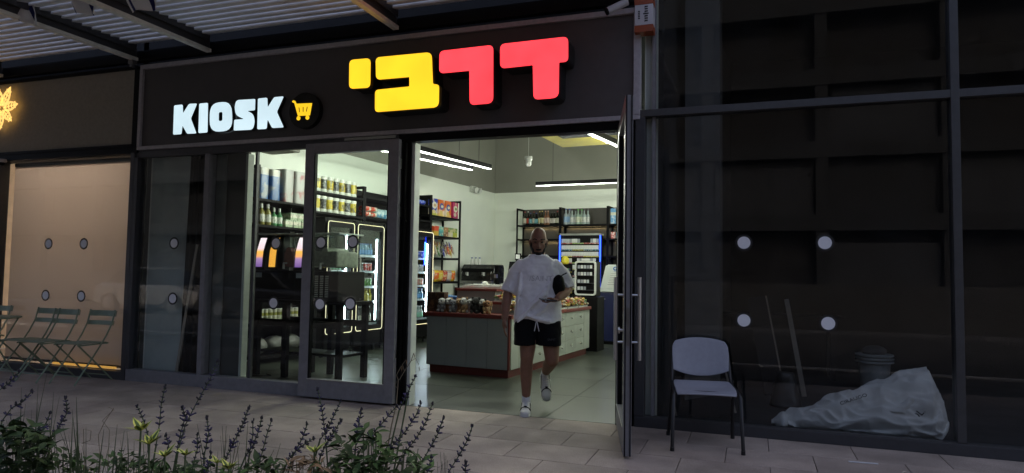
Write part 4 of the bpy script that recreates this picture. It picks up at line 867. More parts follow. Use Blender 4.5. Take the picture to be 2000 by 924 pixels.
D_blue = dk('water', (.10, .26, .40), .21, .031, .42, (.05, .15, .5), (.1, .3, .6)); D_long = dk('dark long', (.015, .01, .008), .29, .034, .36, (.3, .3, .3), (.45, .43, .35)); D_cola = dk('cola', (.02, .006, .003), .23, .033, .42, (.5, .02, .02), (.35, .02, .02)); D_yel = dk('yellow', (.45, .38, .02), .22, .035, .45, (.5, .4, .05), (.5, .42, .03)); D_cl = dk('clear', (.35, .42, .40), .24, .034, .42, (.6, .6, .6), (.15, .4, .25)); D_or = dk('orange', (.5, .16, .02), .23, .034, .42)
C_gr, C_red, C_blk, C_blu, C_sil, C_pink = cn('green', (.08, .32, .05)), cn('red', (.5, .04, .03)), cn('black', (.02, .02, .02)), cn('blue', (.03, .08, .4)), cn('silver', (.4, .43, .45)), cn('pink', (.5, .25, .22))
def fill(t, w, plan, which):
    for z, (lab, me) in plan.items():
        n = int((w-.14)/.076); cat = 'can' if me[0].name.startswith('drink_can') else 'bottle'
        for i in range(n):
            for k, x in enumerate((-.14, -.23)):
                o = put(me[i % len(me)].name.split('.')[0], me[(i+k) % len(me)] if len(me) > 2 else me[min(len(me)-1, int(i*len(me)/n))], None, Matrix.Translation(t.location) @ Matrix.Rotation(t.rotation_euler.z, 4, 'Z') @ Vector((x, .085+.076*i, z)), rnd.uniform(0, 6))
                tag(o, f'{lab} on a shelf of the {which} fridge', cat, f'{lab} in {which} fridge')
f1 = fridge('glass door drinks fridge, first of the row, half behind the slush machines', 2.12, .66); f2 = fridge('glass door drinks fridge, second of the row, seen through the left door', 2.845, .735)
f3 = fridge('glass door drinks fridge, third of the row, mostly behind the door jamb', 3.655, .735); f4 = fridge('glass door drinks fridge with blue light, last of the row beside the snack shelving', 4.465, .72, True)
fill(f1, .66, {.44: ('yellow topped bottle', [D_yel, D_cl]), .80: ('clear bottle', [D_cl]), 1.05: ('silver can', [C_sil]), 1.30: ('clear bottle', [D_cl])}, 'first')
fill(f2, .735, {.44: ('long necked dark bottle', [D_long]), .80: ('dark or yellow bottle', [D_cola, D_yel]), 1.05: ('green can', [C_gr]), 1.30: ('dark or red can', [C_blk, C_red]), 1.56: ('pale blue bottle', [D_blue])}, 'second')
fill(f3, .735, {.44: ('cola bottle', [D_cola]), .80: ('orange bottle', [D_or]), 1.05: ('silver can', [C_sil]), 1.30: ('red can', [C_red]), 1.56: ('clear bottle', [D_cl])}, 'third')
fill(f4, .72, {.44: ('clear bottle', [D_cl]), .80: ('pale bottle', [D_cl, D_blue]), 1.05: ('dark or pink can', [C_blk, C_pink]), 1.30: ('silver can', [C_sil]), 1.56: ('blue can', [C_blu])}, 'last')
# ================================================================ sales island
M_grey = mat('grey laminate', (.265, .28, .29), .55, var=.05, scale=4); M_sage2 = mat('pale green laminate', (.36, .385, .35), .5, var=.04, scale=4); M_redt = mat('red edge top', (.14, .014, .010), .45, var=.10)
M_redd = mat('dark red plinth', (.13, .015, .012), .5, var=.1)
ci = rthing('sales_island', 'grey counter island with red top and drawers in the middle of the kiosk', 'counter', -4.25, 1.75)
CW, CD = 1.22, 3.15
cube_r('plinth', (.04, CW-.04, .05, CD-.04, 0, .10), M_redd, ci); cube_r('carcass', (.012, CW-.012, .012, CD-.01, .10, .735), M_redd, ci)
for i in range(4): cube_r('front_panel', (.018+.2975*i, .018+.2975*i+.2925, -.008, .011, .105, .733), M_grey, ci, bevel=.002)
cube_r('corner_trim', (CW-.028, CW-.006, -.010, .014, .10, .735), M_redd, ci)
cube_r('side_panel', (CW-.011, CW+.006, .03, .27, .105, .733), M_sage2, ci, bevel=.002); cube_r('side_panel', (CW-.011, CW+.006, 2.87, CD-.012, .105, .733), M_sage2, ci, bevel=.002)
M_knob = mat('steel knob', (.6, .6, .56), .25, 1)
for k in range(6):
    for r in range(3):
        y0 = .28+.431*k; z0 = .105+.2095*r; dw = cube_r('drawer', (CW-.011, CW+.006, y0, y0+.424, z0, z0+.2045), M_sage2, ci, bevel=.002)
        b = MB(); b.tube([(CW+.006, y0+.212, z0+.12), (CW+.022, y0+.212, z0+.12)], .007, 8); b.ell((CW+.03, y0+.212, z0+.12), (.014, .021, .021), 10, 6); b.build('knob', M_knob, dw, smooth=60)
cube_r('top', (-.03, CW+.03, -.03, CD+.02, .736, .785), M_redt, ci, bevel=.004)
cube_r('step_box', (.18, 1.04, .30, 2.7, .786, .90), M_grey, ci); cube_r('step_top', (.15, 1.07, .27, 2.73, .901, .935), M_redt, ci, bevel=.003)
cube_r('upper_box', (.22, .80, .42, 2.4, .936, 1.065), M_grey, ci, bevel=.002); cube_r('upper_top', (.20, .83, .40, 2.42, 1.066, 1.10), M_redt, ci, bevel=.003)
def CI(x, y, z): return P_s(ci, x, y, z)
# sweets trays: heaps of small wrapped sweets along the right side
cc_ = [mat('sweet %d' % i, c, .35, var=.3, scale=60) for i, c in enumerate(((.42, .24, .10), (.30, .05, .04), (.45, .40, .32), (.10, .18, .06), (.22, .11, .05), (.45, .32, .05)))]
def heap(t, x0, x1, y0, y1, z, h, n, r):
    b = MB()
    for _ in range(n):
        x, y = rnd.uniform(x0, x1), rnd.uniform(y0, y1); e = min(1, 5*min((x-x0)/(x1-x0), (x1-x)/(x1-x0), (y-y0)/(y1-y0), (y1-y)/(y1-y0))+.25)
        b.k = rnd.randrange(6); xf = Matrix.Rotation(rnd.uniform(0, 6), 3, 'Z') @ Matrix.Rotation(rnd.uniform(-.9, .9), 3, 'X'); b.ell((x, y, z+h*e*rnd.uniform(.3, 1)), (r*1.7, r, r*.8), 6, 4, xf=xf)
    o = b.build('sweets', cc_, t); o['kind'] = 'stuff'
for i in range(6):
    t = thing('sweets_tray', f'tray heaped with wrapped sweets on the red counter edge, {("nearest the front", "second from the front", "third from the front", "fourth from the front", "fifth from the front", "farthest from the front")[i]}', 'sweets', CI(1.13, .12+.49*i, .786), ci.rotation_euler.z, 'sweets trays on the island')
    cube_r('tray', (-.085, .10, 0, .46, 0, .022), mat('clear tray', (.4, .42, .4), .2), t); heap(t, -.08, .095, .01, .45, .03, .12, 110, .021)
for i in range(3):
    t = thing('sweets_tray', f'tray of sweets on the raised step, {("front", "middle", "rear")[i]} one', 'sweets', CI(.95, .33+.78*i, .936), ci.rotation_euler.z, 'sweets trays on the step')
    cube_r('tray', (-.12, .11, 0, .74, 0, .02), mat('clear tray', (.4, .42, .4), .2), t); heap(t, -.11, .10, .01, .73, .03, .11, 130, .022)
# plush toys along the front edge
def plush(label, x, y, c, c2, ear, s=1.0, rz=0):
    t = thing('plush_toy', label, 'soft toy', CI(x, y, .786), ci.rotation_euler.z+rz, 'soft toys on the island'); A = mat('plush '+str(c), c, .95, var=.3, scale=50, bump=.8, bscale=220); B_ = mat('plush '+str(c2), c2, .95, var=.3, scale=50, bump=.8, bscale=220)
    b = MB(); b.ell((0, 0, .05*s), (.042*s, .036*s, .05*s)); b.ell((-.03*s, -.032*s, .018*s), (.016*s, .024*s, .017*s)); b.ell((.03*s, -.032*s, .018*s), (.016*s, .024*s, .017*s)); b.ell((-.042*s, -.018*s, .06*s), (.012*s, .014*s, .026*s)); b.ell((.042*s, -.018*s, .06*s), (.012*s, .014*s, .026*s)); b.build('body', A, t, smooth=60)
    b = MB(); b.ell((0, -.006*s, .118*s), (.044*s, .04*s, .038*s)); b.ell((0, -.04*s, .108*s), (.02*s, .016*s, .015*s)); h = b.build('head', B_, t, smooth=60)
    for d in (-1, 1):
        b = MB(); b.ell((d*.036*s, 0, .148*s) if ear == 'r' else (d*.047*s, 0, .115*s), (.015*s, .008*s, .016*s) if ear == 'r' else (.012*s, .012*s, .03*s), 8, 6); b.build('ear', A, h, smooth=60)
        b = MB(); b.ell((d*.017*s, -.043*s, .124*s), (.0075*s, .005*s, .0085*s), 8, 6); b.build('eye', M_dotb, h, smooth=60)
    b = MB(); b.ell((0, -.055*s, .112*s), (.006*s, .004*s, .005*s), 6, 5); b.build('nose', M_dotb, h)
W_, Gy, Br, Bk, Tn = (.55, .55, .54), (.20, .21, .24), (.26, .13, .06), (.02, .02, .02), (.42, .28, .15)
for i, (c, c2, e, lab) in enumerate(((Gy, W_, 'f', 'white and grey soft toy dog, leftmost on the island edge'), (Br, W_, 'f', 'white and brown soft toy dog, second from the left on the island'), (Gy, Gy, 'r', 'small grey soft toy, third from the left on the island'), (Br, Tn, 'r', 'tan and brown soft toy bear, fourth from the left on the island'), (Tn, W_, 'r', 'white headed tan soft toy, fifth from the left on the island'), (W_, W_, 'f', 'white soft toy left of the black one on the island'), (Bk, Bk, 'r', 'black soft toy on the island edge'), (Bk, W_, 'r', 'black and white soft toy panda on the island'), (Tn, Br, 'f', 'brown soft toy, rightmost on the island edge'))):
    plush(lab, .20+.083*i, .07+.03*(i % 2), c, c2, e, (1.2, 1.22, 1.1, 1.2, 1.28, 1.2, 1.3, 1.22, 1.12)[i], rnd.uniform(-.4, .4))
m_ch = bands('dark chocolate carton', [(0, (.035, .015, .008)), (.2, (.05, .022, .010)), (.6, (.03, .012, .008))], .4, noise=.6, nscale=16, ink=(.22, .12, .05))
for x, lab in ((.0, 'left'), (.135, 'right')): tag(put('chocolate_carton', boxmesh('chocolate_carton', .125, .11, .26, m_ch), None, CI(x+.02, .13, .786), ci.rotation_euler.z), f'dark brown chocolate carton on the island corner, {lab} of two', 'carton', 'chocolate cartons')
tag(put('yellow_packet', boxmesh('yellow_packet', .03, .06, .19, bands('yellow packet', [(0, (.5, .36, .05)), (.6, (.4, .25, .04))], noise=.5, nscale=30, ink=(.1, .06, .02))), None, CI(.245, .20, .786), ci.rotation_euler.z), 'slim yellow packet beside the chocolate cartons', 'packet')
t = thing('serving_tray', 'white flat box lying on the highest step of the island', 'box', CI(.5, .75, 1.101), ci.rotation_euler.z+.05); cube_r('base', (-.27, .30, -.2, .25, 0, .028), M_wp, t, bevel=.004); cube_r('lid', (-.26, .31, -.19, .26, .03, .045), mat('translucent lid', (.7, .72, .68), .25), t)
b = MB(); b.ell((-.02, 0, .06), (.045, .04, .035)); b.build('knob_cloth', M_wp, t, smooth=60)
tag(MB().box(-.12, .12, -.1, .1, 0, .05).build('blue_bag', mat('blue wrap', (.03, .17, .5), .35), None, CI(.1, .55, .936), ci.rotation_euler.z+.2, bevel=.015), 'bright blue packet lying at the left end of the island step', 'packet')

# ================================================================ slush machines by the window
sst = rthing('machine_stand', 'black slatted stand carrying the slush machines behind the left pane', 'stand', -5.27, .72)
for x in (-.66, -.2, .1, .62):
    for y in (-.24, .24): cube_r('leg', (x-.035, x+.035, y-.03, y+.03, 0, .90), M_black, sst, bevel=.004)
for y in (-.24, .24): cube_r('rail', (-.70, .66, y-.02, y+.02, .62, .70), M_black, sst)
cube_r('worktop', (-.72, .70, -.29, .29, .901, .94), M_black, sst, bevel=.004); cube_r('lower_shelf', (-.66, .63, -.2, .2, .28, .31), M_black, sst)
m_pan = bpy.data.materials.new('slush lit picture'); m_pan.use_nodes = True; nt = m_pan.node_tree; N = nt.nodes; bs_ = N['Principled BSDF']; tc = N.new('ShaderNodeTexCoord'); sp = N.new('ShaderNodeSeparateXYZ'); nt.links.new(tc.outputs['Generated'], sp.inputs[0])
rp = N.new('ShaderNodeValToRGB'); e = rp.color_ramp.elements; e[0].position = 0; e[0].color = (.12, .06, .22, 1); e[1].position = 1; e[1].color = (.80, .68, .72, 1)
for p_, c_ in ((.28, (.30, .18, .36, 1)), (.36, (.75, .32, .12, 1)), (.52, (.85, .42, .06, 1)), (.62, (.72, .55, .60, 1))): k_ = e.new(p_); k_.color = c_
nt.links.new(sp.outputs[2], rp.inputs[0]); nt.links.new(rp.outputs[0], bs_.inputs['Emission Color']); nt.links.new(rp.outputs[0], bs_.inputs['Base Color']); bs_.inputs['Emission Strength'].default_value = .42
m_pan2 = emis('slush yellow picture', (.80, .38, .05), .32)
G_tank = glass('slush tank plastic', (.80, .84, .82), .05); M_slush = mat('pink slush', (.55, .16, .12), .5, var=.2, scale=20, bump=.4); M_clear = mat('pale slush', (.40, .42, .34), .4, var=.3, scale=20)
def slush(label, x0, cols):
    """cols = [(offset, panel material or None, tank slush)]"""
    t = thing('slush_machine', label, 'slush machine', P_s(sst, x0, 0, .941), sst.rotation_euler.z, 'slush machines')
    cube_r('base', (0, .66, -.26, .26, 0, .36), M_black, t, bevel=.012); cube_r('price_tag', (.03, .12, -.272, -.262, .27, .33), mat('tag blue white', (.45, .50, .55), .4), t)
    for x, pm, t0, t1, sl_ in cols:
        b = MB(); pr = [(-.27, .36), (-.30, .40), (-.285, .60), (-.225, .775), (-.15, .80), (-.10, .80), (-.10, .36)]; b.prism(pr, x, x+.145, 'x'); b.build('tap_column', M_black, t, bevel=.006)
        pr = [(-.302, .40), (-.3055, .40), (-.298, .52), (-.289, .60), (-.256, .70), (-.230, .765), (-.226, .765), (-.252, .70), (-.285, .60), (-.294, .52)]; b = MB(); b.prism(pr, x+.022, x+.123, 'x'); b.build('picture_panel', pm, t)
        if t1 > t0:
            b = MB(); b.box(t0, t1, -.22, .22, .40, .80); b.build('tank', G_tank, t, bevel=.02); b = MB(); b.box(t0+.008, t1-.008, -.21, .21, .405, .60); b.build('slush', sl_, t, bevel=.03)
            xm = (t0+t1)/2; b = MB(); b.tube([(xm, -.2, .60), (xm, .2, .60)], .045, 10); b.build('auger', sl_, t, smooth=60); b = MB(); b.tube([(xm, -.225, .45), (xm, -.27, .45), (xm, -.275, .38)], .014, 8); b.build('tap', M_steel, t, smooth=60)
    cube_r('lid', (0, .64, -.235, .24, .803, .822), mat('clear lid', (.55, .58, .56), .25), t, bevel=.004)
    return t
slush('black slush machine with lit fruit pictures, left of two behind the pane', -.72, [(.03, m_pan, 0, 0, M_clear), (.245, m_pan2, .40, .56, M_slush)])
s2 = slush('black slush machine with big clear tank, right of two behind the left door', -.07, [(.01, m_pan, .20, .60, M_clear)])
M_slot = mat('pale vent slat', (.62, .64, .58), .4)
for k in range(4):
    for r in range(12): cube_r('vent_slat', (.24+.078*k, .287+.078*k, -.268, -.2615, .05+.022*r, .061+.022*r), M_slot, s2)
t = thing('power_cable', 'black power cable curling on the floor below the slush machines', 'cable', P_s(sst, -.62, -.35, 0)); b = MB(); b.tube([(0, .1, .5), (-.03, .02, .2), (.02, -.05, .012), (.15, -.02, .01), (.22, .08, .01), (.12, .12, .012)], .006, 6); b.build('cable', M_black, t, smooth=60)

# ================================================================ back wall: bottle shelves, cigarette cabinet
L_shelf = emis('warm shelf strip', (1, .76, .38), 7.5)
kb = [shelf_unit(lab, u, VB-.006, w, .40, (.45, .9, 1.35, 1.75, 2.14, 2.475), 2.88, 'u', True) for lab, u, w in (('black back wall shelving with wine and spirits behind the man', -6.15, 1.09), ('black back wall shelving with clear bottles above the cigarette cabinet', -5.04, 1.13), ('black back wall shelving at the right, beside the open door', -3.89, 1.10))]
for i, t in enumerate(kb):
    for ch in t.children:
        if ch.name.startswith('back_panel'): ch.data.materials[0] = mat('brown back panel', (.055, .05, .042), .6)
    for z in ((2.14, 2.475) if i != 1 else (2.475,)): cube_r('light_strip', (.05, 1.03, -.040, -.030, z-.046, z-.037), L_shelf, t); cube_r('light_lip', (.03, 1.05, -.052, -.047, z-.066, z-.036), M_sh, t)
sp_ = [dk('wine', (.012, .018, .010), .30, .038, .36, (.3, .02, .02), (.5, .48, .38)), dk('red label', (.015, .01, .008), .31, .04, .36, (.55, .55, .5), (.5, .06, .03)), dk('teal label', (.012, .012, .014), .27, .04, .4, (.05, .06, .2), (.1, .3, .35)), dk('gold top', (.03, .025, .008), .31, .04, .34, (.55, .40, .10), (.55, .48, .25)), dk('rose', (.30, .14, .08), .31, .04, .34, (.5, .28, .2), (.55, .42, .36)), dk('pale label', (.02, .02, .015), .28, .042, .4, (.05, .05, .05), (.6, .56, .5))]
names = ('dark wine bottle', 'red labelled dark bottle', 'teal labelled short bottle', 'gold topped sparkling bottle', 'rose bottle', 'pale labelled bottle')
for i, k in enumerate((0, 1, 2, 0, 2, 3, 3, 4, 4, 5, 5, 0)): o = put('spirit_bottle', sp_[k], None, P_s(kb[0], .16+.075*i, -.30+.03*(i % 2), 2.475), rnd.uniform(0, 6), (1.1,)*3); tag(o, names[k]+' on the top back shelf left of the clear bottles', 'bottle', names[k])
cv = [dk('vodka', (.45, .52, .55), .33, .045, .36, (.05, .1, .4), (.25, .4, .6)), dk('gin', (.38, .46, .45), .30, .042, .4, (.1, .1, .12), (.5, .52, .5)), dk('green cap', (.36, .48, .40), .31, .044, .4, (.10, .45, .06), (.55, .58, .45))]
for i, k in enumerate((0, 0, 1, 1, 2, 2, 1, 1)): o = put('spirit_bottle', cv[k], None, P_s(kb[1], .10+.075*i, -.30+.04*(i % 2), 2.475), rnd.uniform(0, 6), (1.15,)*3); tag(o, ('blue labelled clear spirit bottle', 'plain clear spirit bottle', 'green capped clear spirit bottle')[k]+' on the top back shelf above the cigarettes', 'bottle', ('blue clear bottles', 'plain clear bottles', 'green capped bottles')[k])
for x, c, lab in ((.10, (.06, .26, .5), 'pale blue'), (.24, (.55, .28, .03), 'orange')): tag(put('gift_carton', boxmesh('gift_carton', .12, .12, .35, bands('gift '+lab, [(0, c), (.55, (.5, .5, .38)), (.75, c)], noise=.4, nscale=14)), None, P_s(kb[2], x, -.28, 2.475), kb[2].rotation_euler.z), lab+' bottle carton on the top back shelf by the door', 'carton')
for i in range(5): tag(put('snack_box', boxmesh('snack_box', .10, .12, .15, bands('bk%d' % i, [(0, ((.4, .05, .04), (.15, .3, .4), (.4, .06, .05), (.3, .3, .28), (.1, .1, .3))[i])], noise=.6, nscale=20)), None, P_s(kb[2], .10+.12*i, -.28, 2.14), kb[2].rotation_euler.z), ('red', 'light blue', 'crimson', 'grey', 'navy')[i]+' small box on the second back shelf by the door', 'box', 'small boxes by the door')
cg = rthing('cigarette_cabinet', 'black cigarette cabinet with blue light strips on the back wall', 'cabinet', -4.96, 8.62)
cube_r('case', (0, .96, .02, .22, .95, 2.22), M_black, cg); cube_r('header', (-.01, .97, -.02, .22, 2.205, 2.245), mat('grey header', (.28, .29, .27), .4), cg)
L_blue = emis('blue cabinet light', (.015, .06, 1.0), 1.8)
for x in (-.012, .95): cube_r('light_strip', (x, x+.024, -.03, -.012, .98, 2.20), L_blue, cg)
m_cg = [mat('pack white', (.62, .63, .62), .45, var=.1, scale=40), mat('pack pale', (.48, .52, .55), .45, var=.2, scale=40), mat('pack grey', (.3, .32, .35), .45)]
pk = [boxmesh('cigarette_pack', .058, .025, .088, m) for m in m_cg]; m_tr = [bands('price rail %d' % i, [(0, c), (.3, c2), (.6, c)], noise=.5, nscale=40, axis=0) for i, (c, c2) in enumerate((((.3, .05, .04), (.2, .3, .05)), ((.05, .15, .2), (.3, .3, .05)), ((.4, .35, .05), (.2, .05, .05))))]
for r in range(8):
    z = 2.04-.148*r; cube_r('tray', (.03, .93, -.015, .02, z-.012, z-.004), M_dark, cg); cube_r('price_rail', (.03, .93, -.024, -.016, z-.032, z-.006), m_tr[r % 3], cg)
    for i in range(14):
        if rnd.random() < (.9 if r in (1, 2) else .75): tag(put('cigarette_pack', pk[rnd.randrange(3) if r not in (1, 2) else 0], None, P_s(cg, .065+.063*i, .003, z-.003), cg.rotation_euler.z), f'pale cigarette pack in the cabinet, {("top", "second", "third", "fourth", "fifth", "sixth", "seventh", "lowest")[r]} row', 'cigarette pack', f'cigarette packs row {r+1}')
lr = rthing('lighter_rack', 'yellow edged rack of lighters left of the white framed display', 'rack', -4.50, 7.6, 0)
cube_r('back', (-.2, .2, 0, .02, .0, 1.52), M_black, lr)
for r in range(5):
    cube_r('shelf', (-.2, .2, -.10, 0, .92+.11*r, .93+.11*r), mat('yellow rack', (.5, .44, .02), .5), lr)
    b = MB()
    for i in range(12): b.k = i % 3; b.box(-.185+.031*i, -.163+.031*i, -.085, -.065, .931+.11*r, 1.005+.11*r)
    b.build('lighter_row', [mat('lighter red', (.4, .05, .03), .3), mat('lighter green', (.1, .35, .08), .3), mat('lighter dark', (.05, .05, .08), .3)], lr)
b = MB(); b.lathe([(.06, 0), (.085, .03), (.08, .12), (.03, .17)], 10, (.06, -.05, 1.53)); b.build('yellow_figure', mat('yellow plastic', (.6, .5, .03), .4), lr, smooth=40)
# white framed display on a black stand at the far end of the island
dsn = rthing('display_case', 'black display case with rounded white frame at the end of the island', 'display case', -3.22, 5.25)
cube_r('stand', (-.22, .22, 0, .4, 0, .93), M_black, dsn, bevel=.006)
o_ = rpoly([(-.19, .955), (.19, .955), (.19, 1.545), (-.19, 1.545)], .05, 5); i_ = rpoly([(-.165, .98), (.165, .98), (.165, 1.52), (-.165, 1.52)], .035, 5); n = len(o_); b = MB()
vs = [(x, -.02, z) for x, z in o_]+[(x, -.02, z) for x, z in i_]+[(x, .02, z) for x, z in o_]+[(x, .02, z) for x, z in i_]; fs = []
for i in range(n): j = (i+1) % n; fs += [(i, j, n+j, n+i), (2*n+i, 3*n+i, 3*n+j, 2*n+j), (i, 2*n+i, 2*n+j, j), (n+i, n+j, 3*n+j, 3*n+i)]
b.add(vs, fs); b.build('frame', mat('white frame', (.6, .62, .58), .4), dsn); cube_r('case', (-.185, .185, .02, .28, .935, 1.545), M_black, dsn); cube_r('header', (-.07, .07, -.015, .03, 1.55, 1.59), M_wp, dsn, bevel=.01)
for z in (1.05, 1.17, 1.30, 1.42): cube_r('ledge', (-.16, .16, -.015, .02, z-.01, z), M_dark, dsn)
for z, n_ in ((1.05, 3), (1.17, 4), (1.30, 5), (1.42, 5)):
    for i in range(n_): tag(put('vape_box', boxmesh('vape_box', .04, .015, .055, m_cg[(i+n_) % 3]), None, P_s(dsn, -.12+.055*i, -.005, z), dsn.rotation_euler.z), f'small pale box in the white framed display, {({1.05: "lowest", 1.17: "second", 1.30: "third", 1.42: "top"})[z]} ledge', 'box', f'boxes in the display at {z}')
# self service terminal
kt = rthing('payment_terminal', 'blue and white self service terminal beside the open door', 'terminal', -3.36, 6.5)
M_tb = mat('navy cabinet', (.006, .010, .055), .4, var=.08); M_tw = mat('white terminal', (.56, .60, .56), .4, var=.04)
cube_r('base', (.0, .72, .02, .55, .06, .985), M_tb, kt, bevel=.015); cube_r('foot', (.03, .69, .05, .52, 0, .06), M_black, kt)
b = MB(); b.prism([(0, .99), (.72, .99), (.72, 1.51), (.17, 1.51), (.12, 1.48)], 0, .5, 'y'); b.build('head', M_tw, kt, bevel=.012)
b = MB(); b.prism([(.13, 1.07), (.62, 1.07), (.62, 1.36), (.235, 1.36)], -.004, -.001, 'y'); b.build('poster', mat('poster', (.62, .64, .60), .5, var=.03), kt)
b = MB(); b.prism(circ(.31, 1.435, .038, 20), -.006, -.001); b.build('logo', mat('logo blue', (.02, .12, .40), .4, var=0), kt); b = MB(); b.prism(circ(.315, 1.437, .019, 16), -.008, -.0065); b.build('logo_eye', M_tw, kt)
o = put('lettering', text_mesh('cash', .03, .0005), kt, (.31, -.004, 1.385), (R(90), 0, 0)); o.data.materials.append(mat('logo blue', (.02, .12, .40)))
for k in range(7): MB().box(.21-.011*k+.02, .33+.02*((k*7) % 3), -.0065, -.0045, 1.335-.034*k, 1.342-.034*k).build('lettering', mat('grey ink', (.2, .2, .2), .6), kt)
cube_r('screen', (.30, .40, -.012, -.005, 1.09, 1.19), M_black, kt); cube_r('lock', (.10, .115, .012, .02, .85, .865), M_steel, kt)
# coffee corner
cf = rthing('coffee_counter', 'dark counter carrying the espresso machine at the back left', 'counter', -6.9, 7.2); cube_r('carcass', (0, 1.02, 0, .6, 0, .99), M_black, cf); cube_r('worktop', (-.01, 1.04, -.02, .62, .991, 1.03), M_wp, cf, bevel=.004)
em = thing('espresso_machine', 'black espresso machine with steel groups on the back counter', 'coffee machine', P_s(cf, .08, .05, 1.031), cf.rotation_euler.z)
b = MB(); b.prism([(0, .06), (.5, .06), (.5, .40), (.46, .47), (.1, .47), (.02, .38), (.0, .30)], .04, .86, 'x'); b.build('body', mat('gloss black shell', (.012, .012, .013), .25), em, bevel=.015)
cube_r('drip_tray', (.06, .84, -.10, .0, .06, .11), M_steel, em); cube_r('front_panel', (.05, .85, -.02, -.001, .30, .38), M_black, em, bevel=.006)
for x in (.22, .62):
    b = MB(); b.tube([(x, -.05, .30), (x, -.05, .22)], .04, 14); g_ = b.build('group_head', M_steel, em, smooth=40); b = MB(); b.tube([(x, -.07, .235), (x, -.20, .225)], [.012, .016], 8); b.build('portafilter', M_black, g_, smooth=40)
for x in (.09, .81): b = MB(); b.tube([(x, -.04, .32), (x, -.08, .26), (x, -.06, .14)], .006, 6); b.build('steam_wand', M_steel, em, smooth=60)
for x in (.1, .8):
    for y in (.05, .45): b = MB(); b.tube([(x, y, 0), (x, y, .06)], .02, 8); b.build('foot', M_steel, em)
cup = MB().lathe([(.028, 0), (.038, .07), (.034, .07), (.025, .01)], 12).mesh('paper_cup', M_wp, 40)
for i in range(3): tag(put('milk_bottle', bottle('milk_bottle', .035, .16, .6, M_wp, mat('blue cap', (.03, .06, .25), .4), .7, .15), None, P_s(em, .20+.08*i, .2+.03*i, .47)), ('left', 'middle', 'right')[i]+' small white bottle with blue cap on the espresso machine', 'bottle', 'milk bottles')
gr = thing('coffee_grinder', 'dark coffee grinder right of the espresso machine', 'grinder', P_s(cf, .97, .15, 1.031), cf.rotation_euler.z); b = MB(); b.lathe([(.07, 0), (.07, .03), (.05, .05), (.06, .28), (.04, .30), (.04, .32), (.075, .45), (.07, .46)], 14); b.build('body', M_black, gr, smooth=40); cube_r('doser', (-.03, .03, -.12, -.05, .18, .26), M_steel, gr)
pos = rthing('till', 'cash till with dark screen on a stand left of the man', 'till', -4.62, 5.3)
cube_r('pedestal', (-.22, .22, 0, .4, 0, 1.12), mat('till stand', (.30, .31, .28), .5), pos); cube_r('drawer', (-.2, .2, .02, .38, 1.121, 1.22), M_wp, pos, bevel=.006); b = MB(); b.box(-.16, .16, -.012, .012, 0, .24, xf=Matrix.Translation((0, .12, 1.30)) @ Matrix.Rotation(R(-15), 4, 'X')); b.build('screen', M_black, pos, bevel=.006); cube_r('neck', (-.02, .02, .14, .18, 1.22, 1.34), M_black, pos)
MB().box(.02, .14, .02, .04, 1.56, 1.68).build('card_frame', M_black, pos); MB().box(.04, .12, .016, .0195, 1.58, 1.66).build('card', M_wp, pos); MB().box(.075, .085, .025, .035, 1.22, 1.56).build('card_post', M_black, pos)
# ================================================================ the man walking out of the kiosk
M_skin = mat('skin', (.21, .098, .06), .55, var=.12, scale=18, bump=.06, bscale=120); M_hair = mat('dark beard', (.010, .007, .006), .9, var=.3, scale=80, bump=.5, bscale=300)
M_shirt = mat('white cotton', (.78, .77, .80), .85, var=.05, scale=9, bump=.12, bscale=350); M_short = mat('black cotton', (.004, .004, .005), .9, spec=.2, var=.2, scale=20, bump=.2, bscale=250)
M_sock = mat('sock', (.66, .66, .68), .9, bump=.3, bscale=300); M_shoe = mat('trainer leather', (.60, .59, .56), .5, var=.08); M_sole = mat('trainer sole', (.62, .61, .57), .6, var=.08)
man = thing('person', 'bald bearded man in white T-shirt and black shorts stepping out of the doorway', 'person', (-2.038, .147, 0), YAW)
def remesh(o, vox, smooth=4, disp=None):
    m = o.modifiers.new('Remesh', 'REMESH'); m.mode = 'VOXEL'; m.voxel_size = vox; m.use_smooth_shade = True
    s = o.modifiers.new('Smooth', 'SMOOTH'); s.factor = .5; s.iterations = smooth
    if disp:
        tx = bpy.data.textures.new('fold', 'CLOUDS'); tx.noise_scale = disp[1]; tx.noise_depth = 2
        d = o.modifiers.new('Displace', 'DISPLACE'); d.texture = tx; d.strength = disp[0]; d.mid_level = .5; d.texture_coords = 'LOCAL'
    return o
b = MB()
def limb(pts, rs, n=14, flat=1.0):
    rs = [q*1.1 for q in rs]
    b.tube(pts, rs, n, flat=flat)
    for p, r in zip(pts, rs): b.ell(p, (r, r, r), 10, 8)
# head, tilted down a little, and neck
hx = .107; Th = Matrix.Rotation(R(14), 3, 'X')
def hp(x, y, z): v = Th @ Vector((x, y, z)); v = v*1.04; return (hx+v.x, .015+v.y, 1.608+v.z)
b.ell(hp(0, .012, .035), (.077, .097, .108), 20, 16, xf=Th); b.ell(hp(0, -.022, -.045), (.062, .072, .080), 16, 12, xf=Th); b.ell(hp(0, -.055, -.088), (.036, .034, .030), 12, 8, xf=Th)
b.tube([hp(0, -.086, .02), hp(0, -.108, -.028)], [.010, .016], 8); b.ell(hp(0, -.105, -.03), (.017, .014, .012), 8, 6, xf=Th)
b.tube([hp(-.018, -.090, -.066), hp(0, -.095, -.066), hp(.018, -.090, -.066)], [.005, .0065, .005], 8)
b.tube([hp(-.045, -.078, .036), hp(0, -.090, .034), hp(.045, -.078, .036)], [.011, .013, .011], 8)
for s in (-1, 1): b.ell(hp(s*.079, .012, -.005), (.011, .02, .034), 8, 8, xf=Th); b.ell(hp(s*.042, -.055, -.022), (.020, .018, .018), 8, 6, xf=Th)
limb([(hx, .05, 1.42), (hx, .045, 1.50), (hx, .035, 1.56)], [.075, .062, .060])
